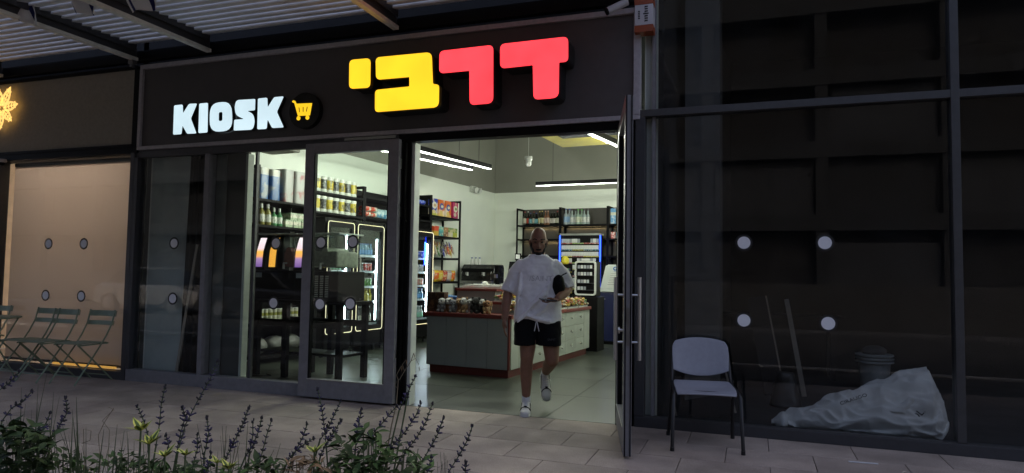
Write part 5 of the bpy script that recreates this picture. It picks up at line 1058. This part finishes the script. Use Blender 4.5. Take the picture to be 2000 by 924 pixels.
# trunk inside the clothes
b.ell((.11, .03, 1.22), (.17, .10, .24)); b.ell((.11, .03, .93), (.16, .105, .13))
# arms
limb([(-.050, .03, 1.36), (-.128, .045, 1.20), (-.175, .035, 1.13)], [.045, .046, .041]); limb([(-.175, .035, 1.13), (-.190, .0, 1.03), (-.203, -.03, .885)], [.043, .042, .029])
limb([(.27, .03, 1.36), (.358, .06, 1.24), (.395, .05, 1.165)], [.045, .046, .041]); limb([(.395, .05, 1.165), (.345, -.07, 1.12), (.285, -.175, 1.085)], [.044, .042, .029])
# left hand hanging, slightly curled
def finger(pts, r): b.tube(pts, [r, r*.95, r*.85, r*.7][:len(pts)], 8); b.ell(pts[-1], (r*.72,)*3, 6, 5)
b.ell((-.206, -.038, .835), (.022, .040, .055), 12, 10)
for i, (dy, l) in enumerate(((-.030, .072), (-.012, .080), (.006, .076), (.022, .060))): finger([(-.207, -.040+dy, .795), (-.203, -.046+dy, .795-l*.45), (-.192, -.050+dy, .795-l*.8), (-.180, -.050+dy, .795-l*1.05)], .0088)
finger([(-.200, -.070, .85), (-.192, -.088, .825), (-.184, -.092, .795)], .0098)
# right hand holding the phone in front of the body
b.ell((.243, -.225, 1.068), (.048, .034, .020), 12, 10)
for i, (dx, l) in enumerate(((-.028, .062), (-.010, .07), (.008, .068), (.024, .055))): finger([(.215+dx*.4, -.235-dx*.6, 1.062), (.175+dx*.3, -.252-dx*.7, 1.048), (.150+dx*.3, -.255-dx*.7, 1.055), (.140+dx*.3, -.250-dx*.7, 1.072)], .0088)
finger([(.250, -.250, 1.075), (.215, -.278, 1.088), (.185, -.285, 1.086)], .0098)
# legs: the standing leg and the one swinging behind with its heel up
limb([(.03, .02, .92), (.022, -.005, .70), (.012, -.02, .515)], [.10, .077, .058], 16); limb([(.012, -.02, .515), (.008, .015, .38), (.012, .02, .13)], [.055, .055, .034], 16)
limb([(.20, .02, .92), (.235, -.02, .68), (.248, -.045, .50)], [.10, .077, .059], 16); limb([(.248, -.045, .50), (.232, .13, .435), (.205, .335, .325)], [.056, .056, .035], 16)
body = remesh(b.build('body', M_skin, man, smooth=180), .0062, 3)
bd_ = MB()
for (c, r) in ((hp(0, -.056, -.090), (.041, .040, .034)), (hp(-.040, -.030, -.062), (.027, .042, .042)), (hp(.040, -.030, -.062), (.027, .042, .042)), (hp(-.060, .0, -.03), (.018, .03, .045)), (hp(.060, .0, -.03), (.018, .03, .045)), (hp(0, -.090, -.050), (.032, .014, .010)), (hp(0, -.055, -.105), (.028, .033, .020))): bd_.ell(c, r, 12, 8, xf=Th)
remesh(bd_.build('beard', M_hair, man, smooth=180), .0055, 3)
for s in (-1, 1):
    e_ = MB(); e_.tube([hp(s*.016, -.094, .042), hp(s*.035, -.089, .049), hp(s*.055, -.076, .042)], [.005, .006, .004], 6); e_.build('eyebrow', M_hair, man)
    e_ = MB(); e_.ell(hp(s*.031, -.078, .018), (.012, .010, .008), 8, 6); e_.build('eye', mat('eye dark', (.05, .04, .035), .2), man, smooth=60)
# T-shirt
b = MB(); n = 40; rings = []
def hem(x, front):
    pts = [(-.13, .815), (-.08, .88), (-.01, .925), (.06, .885), (.20, .845), (.30, .86), (.36, .865)] if front else [(-.13, .83), (.36, .84)]
    for (a, z0), (c, z1) in zip(pts, pts[1:]):
        if x <= c: return z0+(z1-z0)*max(0, (x-a)/(c-a))
    return pts[-1][1]
def ring(z, cx, wx, wy, p=2.6, hemz=False, cy=.03):
    o = []
    for i in range(n):
        q = 2*math.pi*i/n; c, s = math.cos(q), math.sin(q); x = cx+wx*math.copysign(abs(c)**(2/p), c); y = cy+wy*math.copysign(abs(s)**(2/p), s)
        o.append((x, y, hem(x, s < .2) if hemz else z))
    return o
rings = [ring(0, .112, .228, .150, hemz=True, cy=.02), ring(.95, .112, .222, .147), ring(1.08, .112, .212, .145), ring(1.22, .110, .207, .140), ring(1.33, .110, .206, .125), ring(1.395, .110, .196, .108), ring(1.435, .109, .155, .092), ring(1.458, .108, .122, .084), ring(1.475, .107, .096, .080, 2, cy=.03), ring(1.488, .107, .086, .075, 2, cy=.035)]
b.loft(rings)
def slv(pts, rs):
    b.tube(pts, rs, 18)
    b.ell(pts[0], (rs[0]*.98,)*3, 14, 10)
slv([(-.048, .03, 1.372), (-.098, .04, 1.30), (-.138, .045, 1.19), (-.165, .04, 1.125)], [.076, .080, .084, .086])
slv([(.268, .03, 1.372), (.330, .05, 1.30), (.375, .058, 1.21), (.392, .05, 1.165)], [.076, .080, .083, .082])
for pts, r in (([(.23, -.115, 1.22), (.12, -.135, 1.08), (.0, -.135, .96), (-.09, -.12, .85)], .014), ([(.17, -.12, 1.13), (.06, -.135, 1.01), (-.05, -.13, .88)], .012), ([(.26, -.10, 1.10), (.16, -.13, .98), (.05, -.125, .90), (-.01, -.13, .93)], .013), ([(-.06, -.07, 1.32), (-.07, -.10, 1.15), (-.09, -.09, .95)], .012), ([(.26, -.09, 1.3), (.20, -.12, 1.2), (.18, -.125, 1.1)], .012), ([(.0, -.13, .92), (.10, -.14, .885), (.22, -.13, .87)], .012), ([(-.13, -.02, 1.28), (-.17, -.045, 1.17)], .012), ([(.34, -.02, 1.27), (.39, -.03, 1.19)], .012)): b.tube(pts, [r*.6]+[r*1.5]*(len(pts)-2)+[r*.6], 8)
shirt = remesh(b.build('tshirt', M_shirt, man, smooth=180), .008, 2, (.034, .12))
tm = text_mesh('/SAINT', .072, .0); tm.materials.append(mat('raised print', (.47, .465, .50), .7, var=.05))
o = put('tshirt_lettering', tm, man, (.13, -.17, 1.262), (R(90), 0, 0)); sw = o.modifiers.new('Shrinkwrap', 'SHRINKWRAP'); sw.target = shirt; sw.wrap_method = 'PROJECT'; sw.use_project_z = True; sw.use_negative_direction = True; sw.use_positive_direction = False; sw.offset = .0015; sw.wrap_mode = 'ABOVE_SURFACE'
b = MB(); b.loft([ring(1.466, .107, .100, .085, 2, cy=.028), ring(1.479, .107, .094, .082, 2, cy=.030), ring(1.492, .107, .088, .078, 2, cy=.034)], cap=False); o = b.build('collar', M_shirt, man, smooth=180); o.modifiers.new('Solidify', 'SOLIDIFY').thickness = .006
# shorts
b = MB(); b.loft([ring(.97, .112, .19, .125), ring(.90, .112, .205, .135), ring(.80, .112, .218, .14)])
def sleg(cx, pts):
    rg = []
    for z, x, wx, wy, cy_ in pts: rg.append([(x+wx*math.cos(2*math.pi*i/24), cy_+wy*math.sin(2*math.pi*i/24), z) for i in range(24)])
    b.loft(rg)
sleg(0, [(.90, .02, .125, .125, .02), (.78, .0, .115, .125, .01), (.635, -.008, .103, .112, -.005)]); sleg(0, [(.90, .205, .125, .125, .02), (.78, .222, .115, .125, .0), (.635, .222, .112, .115, -.03)])
remesh(b.build('shorts', M_short, man, smooth=180), .009, 4, (.012, .07))
for x0, x1 in ((.085, .075), (.105, .118)): b = MB(); b.tube([(.095, -.135, .88), (x0, -.140, .83), (x1, -.138, .775)], .004, 6); b.build('drawstring', M_sock, man, smooth=60)
b = MB(); o = put('shorts_lettering', text_mesh('SAINT', .028, .001), man, (.235, -.150, .70), (R(90), 0, 0)); o.data.materials.append(mat('dark print', (.05, .05, .055), .6))
# socks and trainers
def shoe(name, M4):
    """built toe towards -y, sole on z=0, ankle at origin's +y side; M4 places it"""
    rg = []; N_ = 18
    for y, w, h0, h1 in ((.085, .026, .012, .075), (.070, .034, .008, .105), (.03, .037, .006, .118), (-.02, .038, .006, .108), (-.07, .042, .006, .082), (-.12, .048, .006, .064), (-.17, .046, .008, .050), (-.205, .030, .014, .036)):
        rg.append([tuple(M4 @ Vector((w*math.copysign(abs(math.cos(2*math.pi*i/N_))**.75, math.cos(2*math.pi*i/N_)), y, (h0+h1)/2+(h1-h0)/2*math.copysign(abs(math.sin(2*math.pi*i/N_))**.8, math.sin(2*math.pi*i/N_))))) for i in range(N_)])
    u = MB(); u.loft(rg); o = u.build(name, M_shoe, man, smooth=70)
    s = MB(); pts = [(.0, .098), (.030, .088), (.041, .04), (.041, -.03), (.049, -.10), (.049, -.16), (.034, -.205), (.0, -.218), (-.034, -.205), (-.049, -.16), (-.049, -.10), (-.041, -.03), (-.041, .04), (-.030, .088)]
    vs = [tuple(M4 @ Vector((x, y, 0))) for x, y in pts]+[tuple(M4 @ Vector((x*.97, y*.98, .030))) for x, y in pts]; k = len(pts); s.add(vs, [tuple(range(k))[::-1], tuple(range(k, 2*k))]+[(i, (i+1) % k, k+(i+1) % k, k+i) for i in range(k)]); s.build('sole', M_sole, o, smooth=50)
    t_ = MB(); t_.tube([M4 @ Vector(p) for p in ((-.048, -.135, .040), (-.035, -.125, .066), (-.015, -.115, .073), (.015, -.115, .073), (.035, -.125, .066), (.048, -.135, .040))], .0045, 6); t_.build('toe_trim', M_black, o)
    t_ = MB(); t_.tube([M4 @ Vector(p) for p in ((-.039, .03, .10), (-.040, -.02, .06), (-.047, -.09, .035))], .004, 6); t_.tube([M4 @ Vector(p) for p in ((.039, .03, .10), (.040, -.02, .06), (.047, -.09, .035))], .004, 6); t_.build('side_trim', M_black, o)
    l_ = MB()
    for i in range(5): y = -.03-.018*i; z = .104-.0085*i; l_.tube([M4 @ Vector((-.022, y, z-.006)), M4 @ Vector((0, y-.003, z)), M4 @ Vector((.022, y, z-.006))], .0035, 5)
    l_.tube([M4 @ Vector(p) for p in ((0, -.03, .11), (.035, -.045, .115), (.052, -.03, .085))], .0028, 5); l_.build('laces', M_sock, o)
    l_ = MB(); l_.box(-.012, .012, -.112, -.098, .074, .082, xf=M4); l_.build('tongue_tab', M_black, o)
shoe('shoe', Matrix.Translation((.010, .0, .001)) @ Matrix.Rotation(R(-4), 4, 'Z'))
shoe('shoe', Matrix.Translation((.196, .352, .225)) @ Matrix.Rotation(R(8), 4, 'Z') @ Matrix.Rotation(R(46), 4, 'X'))
b = MB(); b.tube([(.012, .02, .265), (.012, .022, .18), (.011, .022, .09)], [.041, .040, .042], 16); b.build('sock', M_sock, man, smooth=60)
b = MB(); b.tube([(.219, .235, .380), (.208, .31, .338), (.198, .365, .29)], [.046, .043, .043], 16); b.build('sock', M_sock, man, smooth=60)
ph = Matrix.Translation(man.location) @ Matrix.Rotation(YAW, 4, 'Z')
tag(MB().box(-.078, .078, -.036, .036, -.005, .005).build('phone', mat('phone black', (.01, .01, .012), .15), None, ph @ Vector((.192, -.252, 1.072)), (R(8), R(4), YAW+.25), bevel=.003), 'dark phone held flat in the hand of the walking man', 'phone')
t = thing('black_pouch', 'rounded black pouch tucked under the arm of the walking man', 'pouch', ph @ Vector((.300, -.075, 1.20)), YAW)
b = MB(); b.ell((0, 0, 0), (.062, .058, .105), 16, 12); remesh(b.build('shell', M_black, t, smooth=60), .008, 3, (.012, .06)); b = MB(); b.tube([(-.01, -.045, .06), (.03, -.05, .10), (.07, -.03, .12)], .006, 6); b.build('strap', M_black, t, smooth=60)
# ================================================================ flower bed in the foreground
def at(x, y, d): r = ray(x, y); return CAM + r*d           # a point at camera depth d
def ground_below(p, lean=.1): return Vector((p.x-lean*.5, p.y+rnd.uniform(-.05, .05), .03))
M_stem = mat('green stem', (.05, .075, .03), .7, var=.2); M_flow = mat('violet flowers', (.032, .024, .080), .75, var=.5, scale=120); M_caly = mat('dark calyx', (.012, .010, .016), .8, var=.4, scale=120)
M_leaf = mat('green leaf', (.048, .092, .026), .6, spec=.2, var=.3, scale=30, rand=.35); M_ldark = mat('dark leaf', (.03, .052, .018), .6, spec=.2, var=.3, scale=30, rand=.35); M_lyel = mat('yellow green leaf', (.46, .48, .10), .55, var=.35, scale=40, rand=.2); M_lbr = mat('bronze leaf', (.12, .075, .035), .6, var=.3, rand=.3); M_dry = mat('dry stalk', (.16, .13, .085), .85)
def leaf_mesh(m, w=.36, fold=.18, droop=.25, n=6):
    b = MB(); vs = []
    for i in range(n+1):
        t = i/n; ww = w*math.sin(math.pi*min(.98, t**.8+.02))*.5; z = -droop*t*t
        vs += [(t, -ww, z+fold*ww*2), (t, 0, z), (t, ww, z+fold*ww*2)]
    fs = []
    for i in range(n): a = 3*i; fs += [(a, a+3, a+4, a+1), (a+1, a+4, a+5, a+2)]
    return b.add(vs, fs).mesh('leaf', m, 180)
LG, LD, LB = leaf_mesh(M_leaf), leaf_mesh(M_ldark, .5), leaf_mesh(M_lbr, .3)
def yel_mesh():
    b = MB(); n = 6; vs = []
    for i in range(n+1):
        t = i/n; ww = .42*math.sin(math.pi*min(.98, t**.8+.02))*.5
        vs += [(t, -ww, .1*ww-.1*t*t), (t, -ww*.45, -.1*t*t), (t, ww*.45, -.1*t*t), (t, ww, .1*ww-.1*t*t)]
    for i in range(n):
        a = 4*i
        for k in range(3): b.f.append((a+k, a+4+k, a+5+k, a+k+1)); b.m.append(1 if k == 1 else 0)
    b.v = vs; return b.mesh('leaf', [M_lyel, M_leaf], 180)
LY = yel_mesh()
def leaf_at(parent, me, p, direc, size, roll=0):
    q = Vector(direc).normalized().to_track_quat('X', 'Z'); o = put('leaf', me, parent, p); o.rotation_euler = (q @ Matrix.Rotation(roll, 3, 'X').to_quaternion()).to_euler(); o.scale = (size,)*3; return o
def spike(t, o0, pts, d, dense=1.0):
    """pts: pixel polyline from tip downward; the stem goes on down to the soil"""
    P_ = [at(x, y, d) for x, y in pts]; base = P_[-1]; dirn = (P_[-1]-P_[-2]).normalized(); g = Vector((base.x+dirn.x*.30, base.y+rnd.uniform(-.04, .06), .03))
    path = []
    for a, b_ in zip(P_, P_[1:]):
        for k in range(6): path.append(a.lerp(b_, k/6))
    path.append(base); mid = base.lerp(g, .4)+Vector((dirn.x*.05, 0, 0))
    st = MB(); st.tube([p-o0 for p in path[::3]+[base, mid, g]], [.0020]*(len(path[::3]))+[.003, .0035, .004], 5); st.build('stem', M_stem, t, smooth=60)
    L = sum((a-b_).length for a, b_ in zip(path, path[1:])); nW = max(5, int(L/.0150*rnd.uniform(.72, 1.1))); fl = MB()
    for w in range(nW):
        u = w/(nW-1); k = u*(len(path)-1); i = min(len(path)-2, int(k)); c = path[i].lerp(path[i+1], k-i)-o0; ax = (path[i]-path[i+1]).normalized()
        sc = (.45+.6*min(1, u*3))*rnd.uniform(.65, 1.2)*(1-.35*max(0, u-.7)/.3); side = ax.cross(Vector((0, 1, 0))).normalized(); fr = ax.cross(side)
        for j in range(6):
            q = 2*math.pi*j/6+w*.5; dv = (side*math.cos(q)+fr*math.sin(q))*.9+ax*.55
            if rnd.random() < .25: continue
            xf = dv.to_track_quat('Z', 'Y').to_matrix(); fl.k = 0 if rnd.random() < .45 else 1; sc *= 1.0; p = c+dv*.0062*sc
            fl.ell(p, (.0034*sc, .0034*sc, .0078*sc), 5, 3, xf=xf)
            if fl.k == 0: fl.ell(p+dv*.0085*sc, (.0045*sc, .0028*sc, .0042*sc), 5, 3, xf=xf)
    for j in range(5): fl.k = 1; q = rnd.uniform(0, 6); fl.ell(P_[0]-o0+Vector((math.cos(q)*.003, math.sin(q)*.003, rnd.uniform(-.004, .008))), (.003, .003, .006), 5, 3)
    fl.build('flower_spike', [M_flow, M_caly], t)
    for k in range(3):
        p = base.lerp(g, .25+.2*k)-o0; leaf_at(t, LD, p, (rnd.uniform(-1, 1), rnd.uniform(-1, 1), .3), rnd.uniform(.045, .07))
def salvia(label, spikes):
    c = at(*spikes[0][0][-1], spikes[0][1]); o0 = Vector((c.x, c.y, .03)); t = thing('salvia_plant', label, 'flower', o0, group='salvia plants')
    for pts, d in spikes: spike(t, o0, pts, d)
salvia('dark violet salvia with spikes leaning right at the far left corner', [([(37, 727), (18, 748), (-4, 764)], 2.5), ([(62, 765), (42, 786), (22, 798), (4, 822)], 2.45), ([(128, 777), (132, 805), (116, 832), (98, 860)], 2.5), ([(98, 808), (88, 832), (60, 842)], 2.4)])
salvia('dark violet salvia with the tallest spike, below the left glazing', [([(425, 706), (408, 745), (385, 785), (362, 830), (348, 880)], 2.55), ([(322, 757), (315, 790), (312, 825), (305, 870)], 2.5), ([(268, 793), (278, 815), (288, 845)], 2.5), ([(356, 795), (362, 815), (352, 850), (345, 885)], 2.6), ([(324, 850), (330, 872), (318, 900)], 2.45)])
salvia('dark violet salvia with upright spikes left of the bronze leaves', [([(404, 817), (408, 845), (400, 885), (396, 915)], 2.5), ([(385, 850), (386, 875), (378, 905)], 2.55), ([(486, 796), (474, 830), (456, 865), (442, 895)], 2.55)])
salvia('dark violet salvia with clustered short spikes above the low green leaves', [([(511, 815), (506, 840), (494, 870), (480, 890)], 2.5), ([(530, 822), (521, 850), (512, 885), (503, 915)], 2.55), ([(494, 823), (494, 850), (488, 880)], 2.5), ([(412, 885), (408, 905), (402, 924)], 2.4)])
salvia('dark violet salvia with crossing spikes in front of the left door', [([(621, 761), (628, 795), (633, 830), (637, 868)], 2.55), ([(665, 785), (652, 812), (641, 836), (625, 860)], 2.5), ([(666, 820), (652, 845), (636, 868), (626, 890)], 2.45), ([(600, 829), (593, 850), (584, 868), (572, 890)], 2.5), ([(613, 856), (594, 868), (574, 884), (562, 900)], 2.45)])
salvia('dark violet salvia with one upright and one slanting spike before the left door corner', [([(706, 801), (702, 822), (697, 850), (694, 880)], 2.5), ([(775, 793), (762, 808), (742, 832), (716, 860), (700, 885)], 2.5), ([(811, 736), (803, 752), (798, 765)], 2.65), ([(796, 770), (789, 782), (780, 800)], 2.62)])
salvia('dark violet salvia with long spikes slanting right before the doorway', [([(822, 788), (812, 812), (794, 840), (772, 864), (752, 888)], 2.5), ([(844, 790), (832, 824), (815, 853), (796, 878), (780, 900)], 2.5), ([(866, 817), (856, 846), (842, 872), (826, 898)], 2.45), ([(843, 893), (838, 910), (832, 930)], 2.4)])
salvia('dark violet salvia with thin spike farthest right on the paving', [([(922, 834), (914, 858), (900, 884), (880, 916), (868, 940)], 2.5), ([(910, 903), (909, 920), (906, 940)], 2.4)])
# grass clumps
def grass(label, cx, d, blades, m):
    c = at(cx, 960, d); o0 = Vector((c.x, c.y, .03)); t = thing('grass_clump', label, 'grass', o0, group='grass clumps')
    for x0, x1, y1, w in [q for b0 in blades for q in (b0, (b0[0]+rnd.uniform(-14, 14), b0[1]+rnd.uniform(-22, 22), b0[2]+rnd.uniform(8, 45), b0[3]*.8))]:
        tip = at(x1, y1, d+rnd.uniform(-.05, .1))-o0; root = Vector((at(x0, 960, d).x-o0.x, rnd.uniform(-.03, .03), 0)); b = MB(); n = 7; side = Vector((math.cos(YAW+rnd.uniform(-.5, .5)), math.sin(YAW), 0)); bend = Vector((rnd.uniform(-.02, .02), 0, 0)); vs = []
        for i in range(n+1):
            u = i/n; p = root.lerp(tip, u)+bend*math.sin(math.pi*u)-Vector(((tip.x-root.x)*.25*math.sin(math.pi*u), 0, 0)); ww = w*1.5*(1-u**2.2)+.0005
            vs += [p-side*ww, p+side*ww]
        b.add([tuple(v) for v in vs], [(2*i, 2*i+1, 2*i+3, 2*i+2) for i in range(n)]); b.build('blade', m, t, smooth=180)
M_gr = mat('grass blade', (.05, .07, .025), .6, var=.3, scale=25, rand=.3)
grass('tall narrow grass clump at the far left among the violet spikes', 50, 2.5, [(40+rnd.uniform(-30, 30), x, y, rnd.uniform(.0016, .0032)) for x, y in ((92, 728), (42, 757), (62, 800), (105, 765), (20, 790), (70, 832), (88, 845), (12, 820), (118, 820), (34, 838), (75, 790), (100, 870))], M_gr)
grass('broad bladed grass clump left of the yellow green rosettes', 165, 2.35, [(x0, x, y, w) for x0, x, y, w in ((150, 149, 775, .0042), (190, 141, 800, .0042), (185, 203, 838, .0036), (215, 229, 829, .003), (130, 106, 840, .003), (210, 122, 830, .0034), (150, 168, 835, .0022), (110, 95, 815, .0025), (175, 245, 870, .002), (120, 82, 870, .0025), (205, 160, 870, .003), (140, 134, 850, .0024))], M_gr)
grass('fine grass tuft between the yellow green rosettes', 250, 2.4, [(250+rnd.uniform(-25, 25), x, y, rnd.uniform(.0014, .0024)) for x, y in ((248, 843), (262, 862), (236, 860), (280, 850), (290, 872), (224, 880), (270, 885))], M_gr)
grass('thin grass blades among the spikes below the door frame', 450, 2.5, [(440+rnd.uniform(-45, 45), x, y, rnd.uniform(.0012, .0022)) for x, y in ((385, 828), (434, 832), (442, 832), (484, 826), (412, 850), (444, 848), (463, 852), (500, 862), (548, 866), (535, 880))], M_gr)
grass('single small grass tuft alone at the right end of the bed', 866, 2.45, [(866+rnd.uniform(-6, 6), x, y, .0014) for x, y in ((860, 883), (867, 884), (871, 890), (863, 900), (874, 898))], M_gr)
# shrubs with single leaves
def shrub(label, name, boxes, me, size, n, d, cat='shrub', stems=8):
    cx = sum(b_[0] for b_ in boxes)/len(boxes); c = at(cx, 960, d); o0 = Vector((c.x, c.y, .03)); t = thing(name, label, cat, o0)
    tot = sum(b_[2]*b_[3] for b_ in boxes)
    for (x, y, rx, ry) in boxes:
        s_ = MB(); 
        for k in range(stems):
            tipp = at(x+rnd.uniform(-rx, rx)*.8, y+rnd.uniform(-ry, .2*ry), d+rnd.uniform(-.1, .12))-o0; r0 = Vector((tipp.x*.4, tipp.y*.4, 0)); s_.tube([r0, r0.lerp(tipp, .5)+Vector((rnd.uniform(-.02, .02), 0, .02)), tipp], [.003, .0022, .0012], 5)
        s_.build('twigs', M_stem, t)
        for k in range(int(n*rx*ry/tot)):
            a = rnd.uniform(0, 6.283); rr = math.sqrt(rnd.random()); p = at(x+rx*rr*math.cos(a), y+ry*rr*math.sin(a), d+rnd.uniform(-.12, .14))-o0
            leaf_at(t, me if not isinstance(me, list) else rnd.choice(me), p, (rnd.uniform(-1, 1), rnd.uniform(-1, .6), rnd.uniform(-.3, .55)), size*rnd.uniform(.65, 1.25), rnd.uniform(-.6, .6))
shrub('green leafy shrub at the bottom centre among violet spikes', 'leafy_shrub', [(705, 885, 55, 36), (770, 905, 60, 34), (660, 915, 50, 25), (725, 850, 22, 14), (822, 922, 34, 18)], [LG, LG, LD], .052, 285, 2.45)
shrub('dark leafy shrub filling the bottom left corner', 'leafy_shrub', [(25, 880, 45, 50), (80, 905, 38, 36), (55, 850, 30, 20), (90, 862, 20, 14)], LD, .050, 285, 2.4)
shrub('low green leaves between the rosettes and bronze leaves', 'leafy_shrub', [(410, 922, 80, 18), (530, 912, 45, 20), (330, 920, 50, 18)], [LG, LD], .040, 260, 2.45)
shrub('scattered dark leaves among the broad grass blades', 'leafy_shrub', [(190, 915, 70, 26), (255, 905, 45, 26), (140, 900, 25, 24)], [LD, LG], .036, 190, 2.5)
shrub('bronze leaved low plant below the left door', 'bronze_plant', [(600, 912, 38, 22)], LB, .045, 70, 2.4, 'plant')
def rosette(label, pts, d):
    c = at(*pts[0][:2], d); o0 = Vector((c.x, c.y, .03)); t = thing('variegated_plant', label, 'plant', o0, group='yellow green variegated plants')
    for x, y, s in pts:
        p = at(x, y, d)-o0; st = MB(); st.tube([(p.x*.3, p.y*.3, 0), p-Vector((0, 0, .08)), p], [.004, .0035, .003], 6); st.build('stem', M_stem, t, smooth=60)
        for k in range(5): q = 6.283*k/5+rnd.uniform(-.3, .3); leaf_at(t, LY, p, (math.cos(q), math.sin(q)*.8-.2, rnd.uniform(.35, .9)), s*1.35*rnd.uniform(.85, 1.15))
        for k in range(3): q = 6.283*k/3+rnd.uniform(-.3, .3); leaf_at(t, LY, p, (math.cos(q)*.5, math.sin(q)*.5-.1, 1), s*.75)
rosette('yellow green variegated plant, tallest, left of the tallest violet spike', [(275, 842, .045), (292, 868, .045)], 2.35)
rosette('yellow green variegated plant, right of the tallest rosette', [(322, 893, .036)], 2.3)
rosette('yellow green variegated plant, third from the left', [(362, 890, .034)], 2.3)
rosette('yellow green variegated plant with two small rosettes below the spikes', [(424, 905, .026), (447, 916, .034)], 2.3)
rosette('yellow green variegated plant beside the bronze leaves', [(614, 884, .036)], 2.35)
# dry stalk
c = at(757, 900, 2.5); o0 = Vector((c.x, c.y, .03)); t = thing('dry_stalk', 'tall dry forked stalk standing in front of the left door jamb', 'plant', o0); b = MB()
pp = lambda x, y: at(x, y, 2.5)-o0
b.tube([(0, 0, 0), pp(757, 875), pp(765, 830), pp(774, 790), pp(778, 742)], [.003, .0026, .0024, .002, .0016], 6); b.tube([pp(778, 742), pp(774, 733), pp(780, 722), pp(784, 715)], .0013, 5); b.tube([pp(780, 742), pp(790, 725), pp(803, 705), pp(808, 690)], .0013, 5); b.tube([pp(803, 705), pp(812, 700), pp(818, 712)], .0010, 5); b.tube([pp(790, 725), pp(786, 712), pp(793, 703)], .0009, 5); b.tube([pp(777, 760), pp(771, 752), pp(776, 744)], .0009, 5); b.build('stem', M_dry, t, smooth=60)
for x, y in ((818, 714), (808, 690), (793, 702), (784, 714)): leaf_at(t, LB, pp(x, y), (.3, 0, -1), .022)
for pts in ([(214, 840), (200, 822), (222, 800), (212, 795)], [(196, 900), (192, 850), (204, 825), (222, 797)], [(165, 905), (163, 838), (178, 842), (176, 860), (160, 866)]):
    c = at(*pts[0], 2.4); o0 = Vector((c.x, c.y, .03)); t = thing('dry_tendril', {214: 'thin dry curling tendril above the broad grass blades', 196: 'tall thin dry tendril right of the broad grass blades', 165: 'low looping dry tendril among the broad grass blades'}[pts[0][0]], 'plant', o0); b = MB(); b.tube([Vector((0, 0, 0))]+[at(x, y, 2.4)-o0 for x, y in pts], .0011, 5); b.build('stem', M_dry, t, smooth=60)
# ================================================================ places in a row told apart from the left
WORDS = 'first second third fourth fifth sixth seventh eighth ninth tenth eleventh twelfth thirteenth fourteenth'.split()
_px = lambda o: (lambda v: v.dot(_R2)/v.dot(_F))(o.matrix_basis.translation-CAM)
for g in ('crisps bags', 'deep blue packets', 'plain clear bottles', 'blue clear bottles', 'green capped bottles', 'teal labelled short bottle', 'dark wine bottle', 'gold topped sparkling bottle', 'rose bottle', 'pale labelled bottle', 'pale blue bags', 'small cartons', 'green cleaning bottles', 'cleaning bottles', 'red snack packs')+tuple(f'{c} tubs {r} shelf' for c in ('yellow', 'black') for r in ('upper', 'lower'))+tuple(f'boxes in the display at {z}' for z in (1.05, 1.17, 1.3, 1.42))+tuple(f'cigarette packs row {k}' for k in range(1, 9)):
    os_ = sorted((o for o in COL.objects if o.get('group') == g and o.parent is None), key=_px)
    if 1 < len(os_) <= 14:
        for k, o in enumerate(os_):
            w = WORDS[k]+' from the left'; l = o['label']
            if len(l.split())+4 <= 16: o['label'] = l+', '+w
